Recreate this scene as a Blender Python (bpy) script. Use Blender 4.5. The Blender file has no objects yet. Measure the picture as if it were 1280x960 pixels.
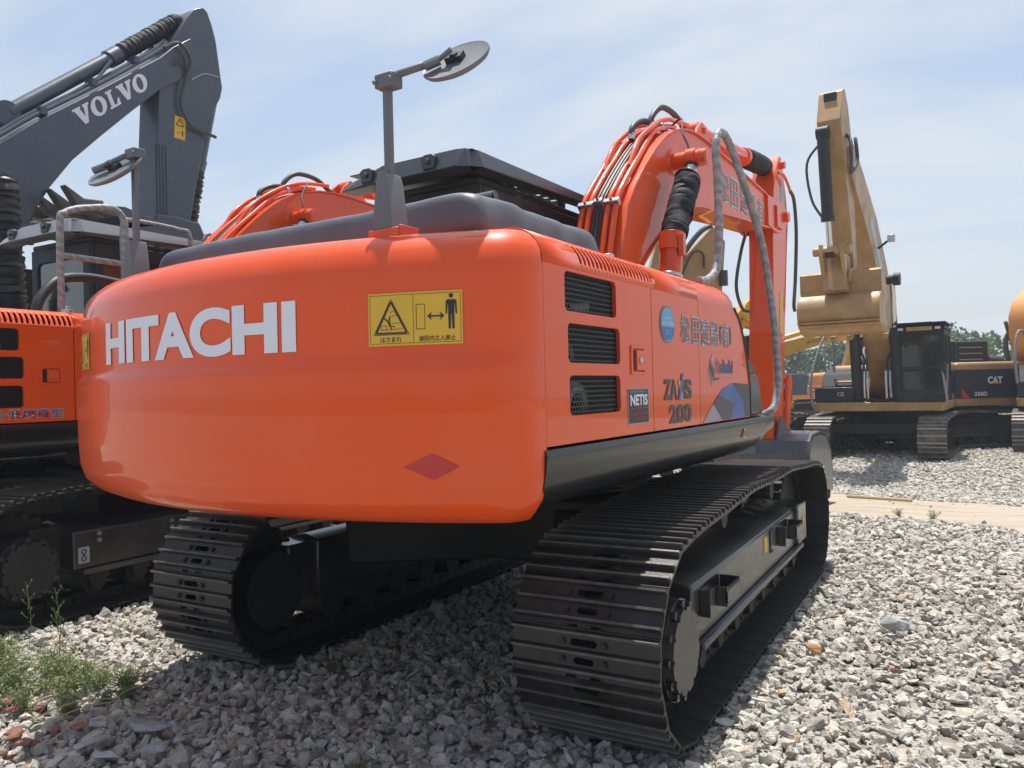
import bpy, bmesh, math, random
import numpy as np
from mathutils import Vector, Matrix, geometry
random.seed(7)
rng = np.random.default_rng(11)
SC = bpy.context.scene
COL = SC.collection
PI = math.pi
YAW = -0.0440            # the machine's upper body is swung a little on its tracks

# ------------------------------------------------------------------ materials
def nt(m):
    m.use_nodes = True
    t = m.node_tree
    return t, t.nodes, t.links, t.nodes['Principled BSDF']

def mat(name, col, rough=.5, metal=0., coat=0., coat_rough=.05, var=.0, vscale=3., dirt=None, dirt_amt=0., dirt_scale=4.,
        bump=0., bscale=60., spec=.5, rvar=0., trans=0., alpha=1.):
    m = bpy.data.materials.new(name)
    t, N, L, b = nt(m)
    b.inputs['Base Color'].default_value = (*col, 1)
    b.inputs['Roughness'].default_value = rough
    b.inputs['Metallic'].default_value = metal
    b.inputs['Coat Weight'].default_value = coat
    b.inputs['Coat Roughness'].default_value = coat_rough
    b.inputs['Specular IOR Level'].default_value = spec
    b.inputs['Transmission Weight'].default_value = trans
    b.inputs['Alpha'].default_value = alpha
    tc = N.new('ShaderNodeTexCoord')
    colout = None
    if var > 0:
        n = N.new('ShaderNodeTexNoise'); n.inputs['Scale'].default_value = vscale; n.inputs['Detail'].default_value = 6
        L.new(tc.outputs['Object'], n.inputs['Vector'])
        mr = N.new('ShaderNodeMapRange'); mr.inputs['From Min'].default_value = .3; mr.inputs['From Max'].default_value = .7
        mr.inputs['To Min'].default_value = 1 - var; mr.inputs['To Max'].default_value = 1 + var
        L.new(n.outputs['Fac'], mr.inputs['Value'])
        vm = N.new('ShaderNodeVectorMath'); vm.operation = 'SCALE'; vm.inputs[0].default_value = col
        L.new(mr.outputs[0], vm.inputs['Scale'])
        colout = vm.outputs[0]
    if dirt:
        n = N.new('ShaderNodeTexNoise'); n.inputs['Scale'].default_value = dirt_scale; n.inputs['Detail'].default_value = 8; n.inputs['Roughness'].default_value = .65
        L.new(tc.outputs['Object'], n.inputs['Vector'])
        mr = N.new('ShaderNodeMapRange'); mr.inputs['From Min'].default_value = .42; mr.inputs['From Max'].default_value = .72
        mr.inputs['To Min'].default_value = 0; mr.inputs['To Max'].default_value = dirt_amt
        L.new(n.outputs['Fac'], mr.inputs['Value'])
        mx = N.new('ShaderNodeMix'); mx.data_type = 'RGBA'
        L.new(mr.outputs[0], mx.inputs[0])
        if colout: L.new(colout, mx.inputs[6])
        else: mx.inputs[6].default_value = (*col, 1)
        mx.inputs[7].default_value = (*dirt, 1)
        colout = mx.outputs[2]
        ra = N.new('ShaderNodeMapRange'); ra.inputs['To Min'].default_value = rough; ra.inputs['To Max'].default_value = min(1, rough + .45)
        L.new(mr.outputs[0], ra.inputs['Value']); L.new(ra.outputs[0], b.inputs['Roughness'])
    if colout: L.new(colout, b.inputs['Base Color'])
    if bump > 0:
        n = N.new('ShaderNodeTexNoise'); n.inputs['Scale'].default_value = bscale; n.inputs['Detail'].default_value = 4
        L.new(tc.outputs['Object'], n.inputs['Vector'])
        bp = N.new('ShaderNodeBump'); bp.inputs['Strength'].default_value = 1; bp.inputs['Distance'].default_value = bump
        L.new(n.outputs['Fac'], bp.inputs['Height']); L.new(bp.outputs[0], b.inputs['Normal'])
    return m

DUST = (.30, .25, .19)
M = {}
M['orange'] = mat('orange_paint', (.78, .080, .005), .42, coat=.60, coat_rough=.015, spec=.22, var=.05, vscale=1.2, dirt=DUST, dirt_amt=.10, dirt_scale=2.5, bump=.0016, bscale=3.2)
M['orange_in'] = mat('orange_paint_recess', (.5, .06, .02), .5)
M['black'] = mat('black_gloss_paint', (.012, .013, .015), .30, coat=.35, coat_rough=.04, spec=.3, var=.1, dirt=(.08, .07, .06), dirt_amt=.15, dirt_scale=3., bump=.0006, bscale=14)
M['shoe'] = mat('track_shoe_paint', (.017, .016, .017), .40, var=.25, vscale=5, dirt=(.10, .08, .065), dirt_amt=.28, dirt_scale=5, bump=.001, bscale=90)
M['grouser'] = mat('grouser_steel', (.10, .088, .08), .48, metal=.3, var=.3, vscale=20, bump=.0012, bscale=80)
M['dark'] = mat('dark_interior', (.012, .012, .013), .6, dirt=(.05, .045, .04), dirt_amt=.4)
M['frame'] = mat('frame_satin_black', (.018, .018, .020), .30, coat=.5, coat_rough=.12, dirt=(.16, .14, .115), dirt_amt=.38, dirt_scale=2.2, bump=.0008, bscale=30)
M['greyp'] = mat('grey_post_paint', (.13, .14, .155), .5, var=.10, vscale=8, bump=.0005, bscale=60)
M['guard'] = mat('cab_guard_paint', (.055, .060, .070), .38, var=.1, vscale=3)
M['tarp'] = mat('grey_padded_vinyl', (.095, .106, .125), .46, var=.10, vscale=2.2, bump=.010, bscale=5.5)
M['rubber'] = mat('black_rubber', (.018, .019, .021), .5, bump=.001, bscale=50)
M['cloth'] = mat('black_bellows_cloth', (.010, .011, .015), .75, var=.3, vscale=18, bump=.006, bscale=22)
M['hose'] = mat('hydraulic_hose', (.05, .055, .055), .5, bump=.001, bscale=60)
M['steel'] = mat('zinc_steel', (.55, .55, .55), .3, metal=.9, var=.1)
M['chrome'] = mat('chrome_rod', (.62, .63, .65), .12, metal=1.)
M['mgrey'] = mat('mid_grey_vinyl', (.15, .16, .155), .45)
M['glass'] = mat('cab_glass', (.02, .025, .03), .06, coat=1, spec=.8)
M['white'] = mat('white_vinyl', (.72, .73, .80), .4, var=.02)
M['lgrey2'] = mat('pale_vinyl', (.55, .57, .57), .45)
M['dgrey'] = mat('dark_grey_vinyl', (.045, .048, .052), .4)
M['lgrey'] = mat('light_grey_vinyl', (.36, .38, .38), .4)
M['yellow_s'] = mat('yellow_sticker', (.70, .42, .035), .4, var=.03)
M['ink'] = mat('black_ink', (.02, .018, .03), .45)
M['red'] = mat('red_reflector', (.50, .030, .030), .35)
M['red2'] = mat('red_ink', (.45, .02, .02), .4)
M['blue'] = mat('blue_vinyl', (.055, .13, .42), .35, var=.35, vscale=6)
M['lilac'] = mat('lilac_vinyl', (.36, .28, .36), .4)
M['bluel'] = mat('light_blue_vinyl', (.12, .38, .62), .4)
M['navy'] = mat('navy_ink', (.03, .04, .16), .4)
M['wrap'] = None
M['tip'] = mat('worn_grouser_edge', (.30, .265, .23), .5, metal=.2, var=.25, vscale=12)
M['tan'] = mat('tan_dusty_paint', (.42, .245, .09), .42, coat=.15, var=.14, vscale=3, dirt=(.25, .17, .10), dirt_amt=.75, dirt_scale=2.6, bump=.002, bscale=12)
M['yellow'] = mat('yellow_paint', (.72, .40, .045), .38, coat=.3, var=.06, vscale=2, dirt=(.45, .33, .16), dirt_amt=.35)
M['oyel'] = mat('orange_yellow_paint', (.62, .27, .06), .4, coat=.2, var=.06)
M['vgrey'] = mat('charcoal_paint', (.048, .064, .090), .36, coat=.3, coat_rough=.15, var=.1, vscale=1.2, dirt=(.14, .14, .14), dirt_amt=.2)
M['cblack'] = mat('machine_black', (.018, .022, .030), .5, coat=.08, spec=.3, var=.1, dirt=(.10, .09, .08), dirt_amt=.3)
M['btrack'] = mat('dusty_track', (.07, .062, .055), .55, var=.35, vscale=6, dirt=(.24, .20, .16), dirt_amt=.6, dirt_scale=3)
M['brown'] = mat('bucket_brown_steel', (.11, .095, .085), .55, var=.25, vscale=5)
M['lamp'] = mat('lamp_glass', (.55, .56, .58), .15, spec=.8)
M['bucket'] = mat('bucket_grey_paint', (.075, .080, .090), .32, coat=.3, coat_rough=.1, var=.12, vscale=2, dirt=(.2, .18, .16), dirt_amt=.25)

def wrap_material():
    m = bpy.data.materials.new('foam_wrap')
    t, N, L, b = nt(m)
    tc = N.new('ShaderNodeTexCoord'); n = N.new('ShaderNodeTexNoise'); n.inputs['Scale'].default_value = 120; n.inputs['Detail'].default_value = 3
    L.new(tc.outputs['Object'], n.inputs['Vector'])
    w = N.new('ShaderNodeTexWave'); w.inputs['Scale'].default_value = 6; w.inputs['Distortion'].default_value = 7; w.inputs['Detail'].default_value = 2
    mp = N.new('ShaderNodeMapping'); mp.inputs['Rotation'].default_value = (.5, .9, .3)
    L.new(tc.outputs['Object'], mp.inputs['Vector']); L.new(mp.outputs[0], w.inputs['Vector'])
    ad = N.new('ShaderNodeMath'); ad.operation = 'MULTIPLY_ADD'; ad.inputs[1].default_value = .7
    L.new(n.outputs['Fac'], ad.inputs[0]); 
    sc = N.new('ShaderNodeMath'); sc.operation = 'MULTIPLY'; sc.inputs[1].default_value = .16
    L.new(w.outputs['Fac'], sc.inputs[0]); L.new(sc.outputs[0], ad.inputs[2])
    r = N.new('ShaderNodeValToRGB'); r.color_ramp.elements[0].position = .28; r.color_ramp.elements[0].color = (.16, .158, .162, 1)
    r.color_ramp.elements[1].position = .62; r.color_ramp.elements[1].color = (.42, .41, .41, 1)
    L.new(ad.outputs[0], r.inputs[0]); L.new(r.outputs[0], b.inputs['Base Color'])
    b.inputs['Roughness'].default_value = .42
    bp = N.new('ShaderNodeBump'); bp.inputs['Distance'].default_value = .006; L.new(ad.outputs[0], bp.inputs['Height']); L.new(bp.outputs[0], b.inputs['Normal'])
    return m
M['wrap'] = wrap_material()

def gravel_material(name, shades, scale=14., rnd=True):
    m = bpy.data.materials.new(name)
    t, N, L, b = nt(m)
    tc = N.new('ShaderNodeTexCoord')
    at = N.new('ShaderNodeAttribute'); at.attribute_name = 'rnd'
    r = N.new('ShaderNodeValToRGB'); r.color_ramp.interpolation = 'LINEAR'
    els = r.color_ramp.elements
    for i, (p, c) in enumerate(shades):
        e = els[i] if i < 2 else els.new(p)
        e.position = p; e.color = (*c, 1)
    L.new(at.outputs['Fac'], r.inputs[0])
    n = N.new('ShaderNodeTexNoise'); n.inputs['Scale'].default_value = scale; n.inputs['Detail'].default_value = 8; n.inputs['Roughness'].default_value = .7
    L.new(tc.outputs['Object'], n.inputs['Vector'])
    mr = N.new('ShaderNodeMapRange'); mr.inputs['From Min'].default_value = .3; mr.inputs['From Max'].default_value = .7; mr.inputs['To Min'].default_value = .72; mr.inputs['To Max'].default_value = 1.22
    L.new(n.outputs['Fac'], mr.inputs['Value'])
    vm = N.new('ShaderNodeVectorMath'); vm.operation = 'SCALE'; L.new(r.outputs[0], vm.inputs[0]); L.new(mr.outputs[0], vm.inputs['Scale'])
    L.new(vm.outputs[0], b.inputs['Base Color']); b.inputs['Roughness'].default_value = .85
    n2 = N.new('ShaderNodeTexNoise'); n2.inputs['Scale'].default_value = 90; n2.inputs['Detail'].default_value = 6
    L.new(tc.outputs['Object'], n2.inputs['Vector'])
    bp = N.new('ShaderNodeBump'); bp.inputs['Distance'].default_value = .010; L.new(n2.outputs['Fac'], bp.inputs['Height']); L.new(bp.outputs[0], b.inputs['Normal'])
    return m
M['gravel'] = gravel_material('limestone_gravel', [(0, (.27, .245, .21)), (.13, (.39, .365, .32)), (.6, (.47, .445, .39)), (.93, (.57, .54, .475)), (1., (.42, .32, .22))])
M['brick'] = gravel_material('broken_brick', [(0, (.15, .065, .045)), (.5, (.22, .085, .055)), (1, (.28, .15, .11))], 20)
M['slabm'] = gravel_material('grey_concrete', [(0, (.34, .35, .35)), (1, (.46, .47, .47))], 9)
M['tanrock'] = gravel_material('tan_brick_stone', [(0, (.48, .25, .13)), (1, (.55, .30, .17))], 12)

# ------------------------------------------------------------------ mesh builder
class MB:
    def __init__(s): s.v = []; s.f = []; s.m = []; s.mats = []
    def mi(s, m):
        if m is None: return 0
        if m not in s.mats: s.mats.append(m)
        return s.mats.index(m)
    def add(s, v, f, m=None):
        o = len(s.v); k = s.mi(m)
        s.v += [tuple(p) for p in v]; s.f += [tuple(i + o for i in q) for q in f]; s.m += [k] * len(f)
        return s
    def box(s, x0, x1, y0, y1, z0, z1, m=None, T=None):
        v = [(x, y, z) for z in (z0, z1) for y in (y0, y1) for x in (x0, x1)]
        if T: v = [tuple(T @ Vector(p)) for p in v]
        return s.add(v, [(0, 2, 3, 1), (4, 5, 7, 6), (0, 1, 5, 4), (2, 6, 7, 3), (0, 4, 6, 2), (1, 3, 7, 5)], m)
    def prism(s, poly, a, b, axis='y', m=None, T=None):
        # poly in the two other axes; y: (x,z); x: (y,z); z: (x,y)
        n = len(poly)
        def P(p, h):
            q = {'y': (p[0], h, p[1]), 'x': (h, p[0], p[1]), 'z': (p[0], p[1], h)}[axis]
            return tuple(T @ Vector(q)) if T else q
        v = [P(p, a) for p in poly] + [P(p, b) for p in poly]
        tri = geometry.tessellate_polygon([[Vector((p[0], p[1], 0)) for p in poly]])
        f = [tuple(t) for t in tri] + [tuple(n + i for i in reversed(t)) for t in tri]
        f += [(i, n + i, n + (i + 1) % n, (i + 1) % n) for i in range(n)]
        return s.add(v, f, m)
    def holed(s, outer, holes, a, b, axis='y', m=None, T=None):
        loops = [outer] + holes
        flat = [p for l in loops for p in l]; n = len(flat)
        def P(p, h):
            q = {'y': (p[0], h, p[1]), 'x': (h, p[0], p[1]), 'z': (p[0], p[1], h)}[axis]
            return tuple(T @ Vector(q)) if T else q
        v = [P(p, a) for p in flat] + [P(p, b) for p in flat]
        tri = geometry.tessellate_polygon([[Vector((p[0], p[1], 0)) for p in l] for l in loops])
        f = [tuple(t) for t in tri] + [tuple(n + i for i in reversed(t)) for t in tri]
        o = 0
        for l in loops:
            k = len(l); f += [(o + i, n + o + i, n + o + (i + 1) % k, o + (i + 1) % k) for i in range(k)]; o += k
        return s.add(v, f, m)
    def tube(s, path, r, n=10, m=None, closed=False, cap=True):
        P = [Vector(p) for p in path]; k = len(P)
        R = r if isinstance(r, (list, tuple)) else [r] * k
        v = []; f = []
        up = None
        for i in range(k):
            a = P[i - 1] if (i > 0 or closed) else P[i]; c = P[(i + 1) % k] if (i < k - 1 or closed) else P[i]
            d = (c - a)
            if d.length < 1e-9: d = Vector((0, 0, 1))
            d.normalize()
            if up is None:
                up = Vector((0, 0, 1)) if abs(d.z) < .9 else Vector((1, 0, 0))
            u = up - d * up.dot(d)
            if u.length < 1e-6: u = d.orthogonal()
            u.normalize(); w = d.cross(u); up = u
            for j in range(n):
                t = 2 * PI * j / n
                v.append(P[i] + (u * math.cos(t) + w * math.sin(t)) * R[i])
        kk = k if closed else k - 1
        for i in range(kk):
            for j in range(n):
                a = i * n + j; b = i * n + (j + 1) % n; c = ((i + 1) % k) * n + (j + 1) % n; d = ((i + 1) % k) * n + j
                f.append((a, b, c, d))
        if cap and not closed:
            f.append(tuple(reversed(range(n)))); f.append(tuple(range((k - 1) * n, k * n)))
        return s.add(v, f, m)
    def cyl(s, p0, p1, r, r1=None, n=20, m=None):
        return s.tube([p0, p1], [r, r if r1 is None else r1], n, m)
    def rings(s, rings, m=None, closed=False, cap=True):
        n = len(rings[0]); k = len(rings); v = [p for r in rings for p in r]; f = []
        for i in range(k if closed else k - 1):
            for j in range(n):
                f.append((i * n + j, i * n + (j + 1) % n, ((i + 1) % k) * n + (j + 1) % n, ((i + 1) % k) * n + j))
        if cap and not closed:
            f.append(tuple(reversed(range(n)))); f.append(tuple(range((k - 1) * n, k * n)))
        return s.add(v, f, m)
    def grid(s, rows, m=None):
        k = len(rows); n = len(rows[0]); v = [p for r in rows for p in r]
        f = [(i * n + j, i * n + j + 1, (i + 1) * n + j + 1, (i + 1) * n + j) for i in range(k - 1) for j in range(n - 1)]
        return s.add(v, f, m)
    def build(s, name, material=None, parent=None, bevel=0., seg=2, angle=35, smooth=True, solid=0., fix=True):
        me = bpy.data.meshes.new(name)
        me.from_pydata(s.v, [], s.f)
        mats = s.mats if s.mats else [material]
        if material is not None and s.mats and material not in s.mats: pass
        for q in mats: me.materials.append(q)
        if s.mats: me.polygons.foreach_set('material_index', s.m)
        if fix:
            bm = bmesh.new(); bm.from_mesh(me); bmesh.ops.recalc_face_normals(bm, faces=bm.faces); bm.to_mesh(me); bm.free()
        if smooth:
            me.polygons.foreach_set('use_smooth', [True] * len(me.polygons)); me.set_sharp_from_angle(angle=math.radians(angle))
        me.update()
        o = bpy.data.objects.new(name, me); COL.objects.link(o)
        if parent: o.parent = parent
        if solid:
            q = o.modifiers.new('s', 'SOLIDIFY'); q.thickness = solid; q.offset = -1
        if bevel > 0:
            q = o.modifiers.new('b', 'BEVEL'); q.width = bevel; q.segments = seg; q.limit_method = 'ANGLE'; q.angle_limit = math.radians(40); q.use_clamp_overlap = True
        return o

def smooth_path(pts, n=8):
    # Catmull-Rom
    P = [Vector(p) for p in pts]; out = []
    for i in range(len(P) - 1):
        p0 = P[i - 1] if i else P[0] * 2 - P[1]; p1 = P[i]; p2 = P[i + 1]; p3 = P[i + 2] if i + 2 < len(P) else P[-1] * 2 - P[-2]
        for k in range(n):
            t = k / n
            out.append(.5 * ((2 * p1) + (p2 - p0) * t + (2 * p0 - 5 * p1 + 4 * p2 - p3) * t * t + (3 * p1 - p0 - 3 * p2 + p3) * t ** 3))
    out.append(P[-1]); return out

def rrect(x0, x1, z0, z1, r=.02, n=4):
    pts = []
    for cx, cz, a0 in ((x1 - r, z0 + r, -90), (x1 - r, z1 - r, 0), (x0 + r, z1 - r, 90), (x0 + r, z0 + r, 180)):
        for k in range(n + 1):
            a = math.radians(a0 + 90 * k / n); pts.append((cx + r * math.cos(a), cz + r * math.sin(a)))
    return pts

def empty(name, loc=(0, 0, 0), rz=0., label=None, cat=None, group=None):
    o = bpy.data.objects.new(name, None); COL.objects.link(o); o.location = loc; o.rotation_euler = (0, 0, rz); o.empty_display_size = .2
    tag(o, label, cat, group); return o
def tag(o, label=None, cat=None, group=None, kind=None):
    if label: o['label'] = label
    if cat: o['category'] = cat
    if group: o['group'] = group
    if kind: o['kind'] = kind
    return o

# ------------------------------------------------------------------ lettering
def text_mesh(txt, bold=0., shear=0., sub=0.):
    cu = bpy.data.curves.new('t', 'FONT'); cu.body = txt; cu.size = 1; cu.offset = bold; cu.resolution_u = 6; cu.shear = shear
    o = bpy.data.objects.new('t', cu); COL.objects.link(o)
    dg = bpy.context.evaluated_depsgraph_get()
    me = bpy.data.meshes.new_from_object(o.evaluated_get(dg))
    bpy.data.objects.remove(o); bpy.data.curves.remove(cu)
    bm = bmesh.new(); bm.from_mesh(me); bpy.data.meshes.remove(me)
    if sub:
        for _ in range(4):
            es = [e for e in bm.edges if e.calc_length() > sub]
            if not es: break
            bmesh.ops.subdivide_edges(bm, edges=es, cuts=1)
            bmesh.ops.triangulate(bm, faces=[f for f in bm.faces if len(f.verts) > 4])
    vs = [tuple(v.co) for v in bm.verts]; fs = [tuple(v.index for v in f.verts) for f in bm.faces]; bm.free()
    return vs, fs
def text_fit(mb, txt, u0, u1, v0, v1, fn, m, bold=.0, shear=0., sub=0., flip=False, ref=None):
    """lettering fitted to the box u0..u1, v0..v1 of a surface map fn(u,v)->xyz"""
    vs, fs = text_mesh(txt, bold, shear, sub)
    if not vs: return
    rv = vs
    if ref is not None: rv, _ = text_mesh(txt, ref, shear)
    a0 = min(p[0] for p in rv); a1 = max(p[0] for p in rv); b0 = min(p[1] for p in rv); b1 = max(p[1] for p in rv)
    out = [fn(u0 + (p[0] - a0) / (a1 - a0) * (u1 - u0), v0 + (p[1] - b0) / (b1 - b0) * (v1 - v0)) for p in vs]
    mb.add(out, fs, m)
def poly_on(mb, pts, fn, m):
    tri = geometry.tessellate_polygon([[Vector((p[0], p[1], 0)) for p in pts]])
    mb.add([fn(*p) for p in pts], [tuple(t) for t in tri], m)

# ------------------------------------------------------------------ crawler track pieces
def track_path(xs, R, zc, crown, n=400):
    """closed centre line of the shoe plates in (x,z); starts bottom rear, runs forward"""
    pts = []
    for k in range(41): pts.append((-xs + 2 * xs * k / 40, zc - R))
    for k in range(1, 30):
        a = -PI / 2 + PI * k / 30; pts.append((xs + R * math.cos(a), zc + R * math.sin(a)))
    for k in range(41):
        t = k / 40; x = xs - 2 * xs * t
        pts.append((x, zc + R + crown * math.sin(PI * t) ** .8 * (1 + .12 * math.cos(6 * PI * t))))
    for k in range(1, 30):
        a = PI / 2 + PI * k / 30; pts.append((-xs + R * math.cos(a), zc + R * math.sin(a)))
    return pts
def resample(pts, n):
    P = pts + [pts[0]]; d = [0]
    for a, b in zip(P, P[1:]): d.append(d[-1] + math.dist(a, b))
    T = d[-1]; out = []; j = 0
    for k in range(n):
        s = T * k / n
        while d[j + 1] < s: j += 1
        t = (s - d[j]) / (d[j + 1] - d[j]); out.append((P[j][0] + (P[j + 1][0] - P[j][0]) * t, P[j][1] + (P[j + 1][1] - P[j][1]) * t))
    return out, T / n

def shoe_mesh(pitch, width):
    mb = MB(); w = width / 2; p = pitch
    def oval(u, v, a, b): return [(u + b * math.sin(t), v + math.copysign(max(0, a - b), math.cos(t)) + b * math.cos(t)) for t in [2 * PI * k / 14 for k in range(14)]]
    holes = [oval(p * .30, 0, .055, .014), oval(p * .66, 0, .042, .013)]
    for sgn in (-1, 1):
        holes.append([(p * .94, sgn * .05 - .022), (p * 1.0 - .002, sgn * .05 - .022), (p * 1.0 - .002, sgn * .05 + .022), (p * .94, sgn * .05 + .022)])
    mb.holed([(0.004, -w), (p - .001, -w), (p - .001, w), (.004, w)], holes, -.012, 0, 'z', M['shoe'])
    for u, h in ((.10, .022), (.48, .022), (.84, .024)):
        c = p * u; a = .011; b = .006
        mb.prism([(c - a, -.001), (c + a, -.001), (c + b, h - .004), (c - b, h - .004)], -w, w, 'y', M['shoe'])
        mb.prism([(c - b, h - .0045), (c + b, h - .0045), (c + b * .7, h), (c - b * .7, h)], -w + .002, w - .002, 'y', M['grouser'])
    for u in (.30, .66):
        for s in (-1, 1):
            mb.cyl((p * u, s * .085, -.002), (p * u, s * .085, .012), .013, n=6, m=M['dark'])
    for s in (-1, 1):                                       # chain link under the plate
        mb.box(p * .04, p * .98, s * .075 - .016, s * .075 + .016, -.085, -.012, M['dark'])
    mb.cyl((p * .5, -.1, -.06), (p * .5, .1, -.06), .024, n=10, m=M['dark'])
    return mb

def crawler(parent, yc, side, main=True, detail=True):
    """one crawler of the orange machines. side=-1 right, +1 left (outer face direction)"""
    W = .6; xs = 1.62; R = .40; zc = .425
    path = track_path(xs, R, zc, .065)
    n = 48
    pos, pitch = resample(path, n)
    # side frame
    fr = MB()
    o = side
    def Y(a): return yc + o * a
    cs = [(.20, .30), (.20, .545), (.188, .558), (.0, .615), (-.10, .63), (-.20, .60), (-.20, .30)]     # offset from crawler centre, z
    prof = [(Y(a), z) for a, z in cs]
    fr.prism(prof, -1.30, 1.16, 'x', M['frame'])
    # lower flange, roller guard
    fr.box(-1.25, 1.25, min(Y(-.16), Y(.235)), max(Y(-.16), Y(.235)), .262, .300, M['frame'])
    # idler yoke box at the front
    fr.box(1.10, 1.42, min(Y(-.12), Y(.225)), max(Y(-.12), Y(.225)), .30, .575, M['frame'])
    fr.box(-1.50, -1.28, min(Y(-.17), Y(.05)), max(Y(-.17), Y(.05)), .28, .60, M['frame'])
    root = fr.build('crawler_track', None, parent, bevel=.012)
    # holes / slots on the sloping top plate, small door outline
    d = MB()
    ofs = .1012
    d.box(.28, .30, *sorted((Y(.2), Y(.206))), .40, .54, M['dark']); d.box(.30, .36, *sorted((Y(.2), Y(.206))), .53, .54, M['dark']); d.box(.30, .36, *sorted((Y(.2), Y(.206))), .40, .41, M['dark'])
    d.cyl((.50, Y(.2), .47), (.50, Y(.208), .47), .016, n=12, m=M['dark'])
    d.build('hatch_outline', None, root)
    if side < 0:
        q = MB(); q.box(.12, .20, *sorted((Y(.2), Y(.2035))), .43, .52, M['yellow_s']); q.build('yellow_label', None, root)
        q = MB()
        q.box(1.16, 1.22, *sorted((Y(.225), Y(.2285))), .36, .45, M['yellow_s']); q.cyl((1.28, Y(.224), .44), (1.28, Y(.2285), .44), .035, n=16, m=M['yellow_s'])
        q.build('yellow_label', None, root)
        q = MB()
    # steps
    for x0 in (-1.10, .62) if main else ():
        st = MB()
        y0, y1 = sorted((Y(.202), Y(.30)))
        st.box(x0, x0 + .24, y0, y1, .43, .445, M['frame'])
        st.box(x0, x0 + .24, *sorted((Y(.29), Y(.30))), .445, .50, M['frame'])
        st.box(x0, x0 + .012, y0, y1, .445, .52, M['frame']); st.box(x0 + .228, x0 + .24, y0, y1, .445, .52, M['frame'])
        st.box(x0 - .10, x0 - .02, *sorted((Y(.202), Y(.25))), .40, .52, M['frame'])
        for k in range(7):
            xx = x0 + .02 + k * .032
            st.prism([(xx, .50), (xx + .02, .50), (xx + .01, .522)], *sorted((Y(.288), Y(.30))), 'y', M['frame'])
        st.build('step', None, root, bevel=.002, seg=1)
    # rollers
    for x in [-1.12 + i * .32 for i in range(8)]:
        r = MB(); r.cyl((x, Y(-.14), .195), (x, Y(.14), .195), .085, n=24, m=M['dark']); r.cyl((x, Y(.14), .195), (x, Y(.185), .195), .060, .05, n=20, m=M['dark'])
        r.box(x - .07, x + .07, *sorted((Y(.12), Y(.20))), .22, .27, M['dark'])
        r.build('track_roller', None, root)
    for x in (-.55, .62):
        r = MB(); r.cyl((x, Y(-.11), .745), (x, Y(.125), .745), .06, n=24, m=M['dark']); r.cyl((x, Y(.125), .745), (x, Y(.15), .745), .062, .058, n=24, m=M['dark']); r.box(x - .03, x + .03, *sorted((Y(-.10), Y(-.04))), .62, .74, M['dark'])
        r.build('carrier_roller', None, root)
    # sprocket with final drive cover
    sp = MB()
    nt_ = 21; ring = []
    for k in range(nt_ * 4):
        a = 2 * PI * k / (nt_ * 4); rr = .335 if k % 4 in (0, 1) else .295
        ring.append((-xs + rr * math.cos(a), zc - .02 + rr * math.sin(a)))
    sp.prism(ring, Y(-.03), Y(.03), 'y', M['dark'])
    spo = sp.build('sprocket', None, root)
    dr = MB(); cz = zc - .04
    dr.cyl((-xs, Y(-.2), cz), (-xs, Y(.03), cz), .20, n=40, m=M['dark'])
    dr.cyl((-xs, Y(.03), cz), (-xs, Y(.24), cz), .215, .200, n=40, m=M['frame'] if main else M['dark'])
    ring = []
    nn = 12
    for k in range(nn * 6):
        a = 2 * PI * k / (nn * 6); rr = .170 if (k % 6) not in (0,) else .150
        ring.append((-xs + rr * math.cos(a), cz + rr * math.sin(a)))
    dr.prism(ring, *sorted((Y(.24), Y(.272))), 'y', M['cover'] if main else M['dark'])  # neighbour's drive cover: its shade is put into a near-black colour
    for k in range(nn):
        a = 2 * PI * k / nn
        x, z = -xs + .182 * math.cos(a), cz + .182 * math.sin(a)
        dr.cyl((x, Y(.24), z), (x, Y(.262), z), .017, n=8, m=M['frame'])
        dr.cyl((x, Y(.262), z), (x, Y(.2625), z), .007, n=8, m=M['dark'])
    dr.build('final_drive', None, root, bevel=.003, seg=1)
    il = MB()
    il.cyl((xs, Y(-.06), zc), (xs, Y(.06), zc), .31, n=48, m=M['dark']); il.cyl((xs, Y(-.1), zc), (xs, Y(.1), zc), .12, n=24, m=M['frame'])
    il.build('idler', None, root, bevel=.008)
    # shoes, each its own
    first = None
    for k in range(n):
        a = pos[k]; b = pos[(k + 1) % n]
        dx, dz = b[0] - a[0], b[1] - a[1]; L_ = math.hypot(dx, dz); dx /= L_; dz /= L_
        # local axes: u along path, v lateral (world y), w outward = (dz,-dx)
        T = Matrix(((dx, 0, dz, a[0]), (0, 1, 0, yc), (dz, 0, -dx, a[1]), (0, 0, 0, 1)))
        if first is None:
            if 'shoe' not in CACHE:
                ob = shoe_mesh(pitch, W).build('track_shoe', None, root, smooth=False); CACHE['shoe'] = ob.data
            else:
                ob = bpy.data.objects.new('track_shoe', CACHE['shoe']); COL.objects.link(ob); ob.parent = root
            first = ob
        else:
            ob = first.copy(); COL.objects.link(ob); ob.parent = root
        # right handed: flip lateral
        T = Matrix(((dx, 0, dz, a[0]), (0, -1, 0, yc), (dz, 0, -dx, a[1]), (0, 0, 0, 1)))
        j = random.uniform(-.002, .002)
        ob.matrix_local = T @ Matrix.Translation((0, j, 0))
    return root
CACHE = {}
M['cover'] = mat('drive_cover_paint', (.040, .038, .035), .34, coat=.2, coat_rough=.15, var=.2, vscale=7, dirt=(.18, .16, .13), dirt_amt=.5, dirt_scale=6)

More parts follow.
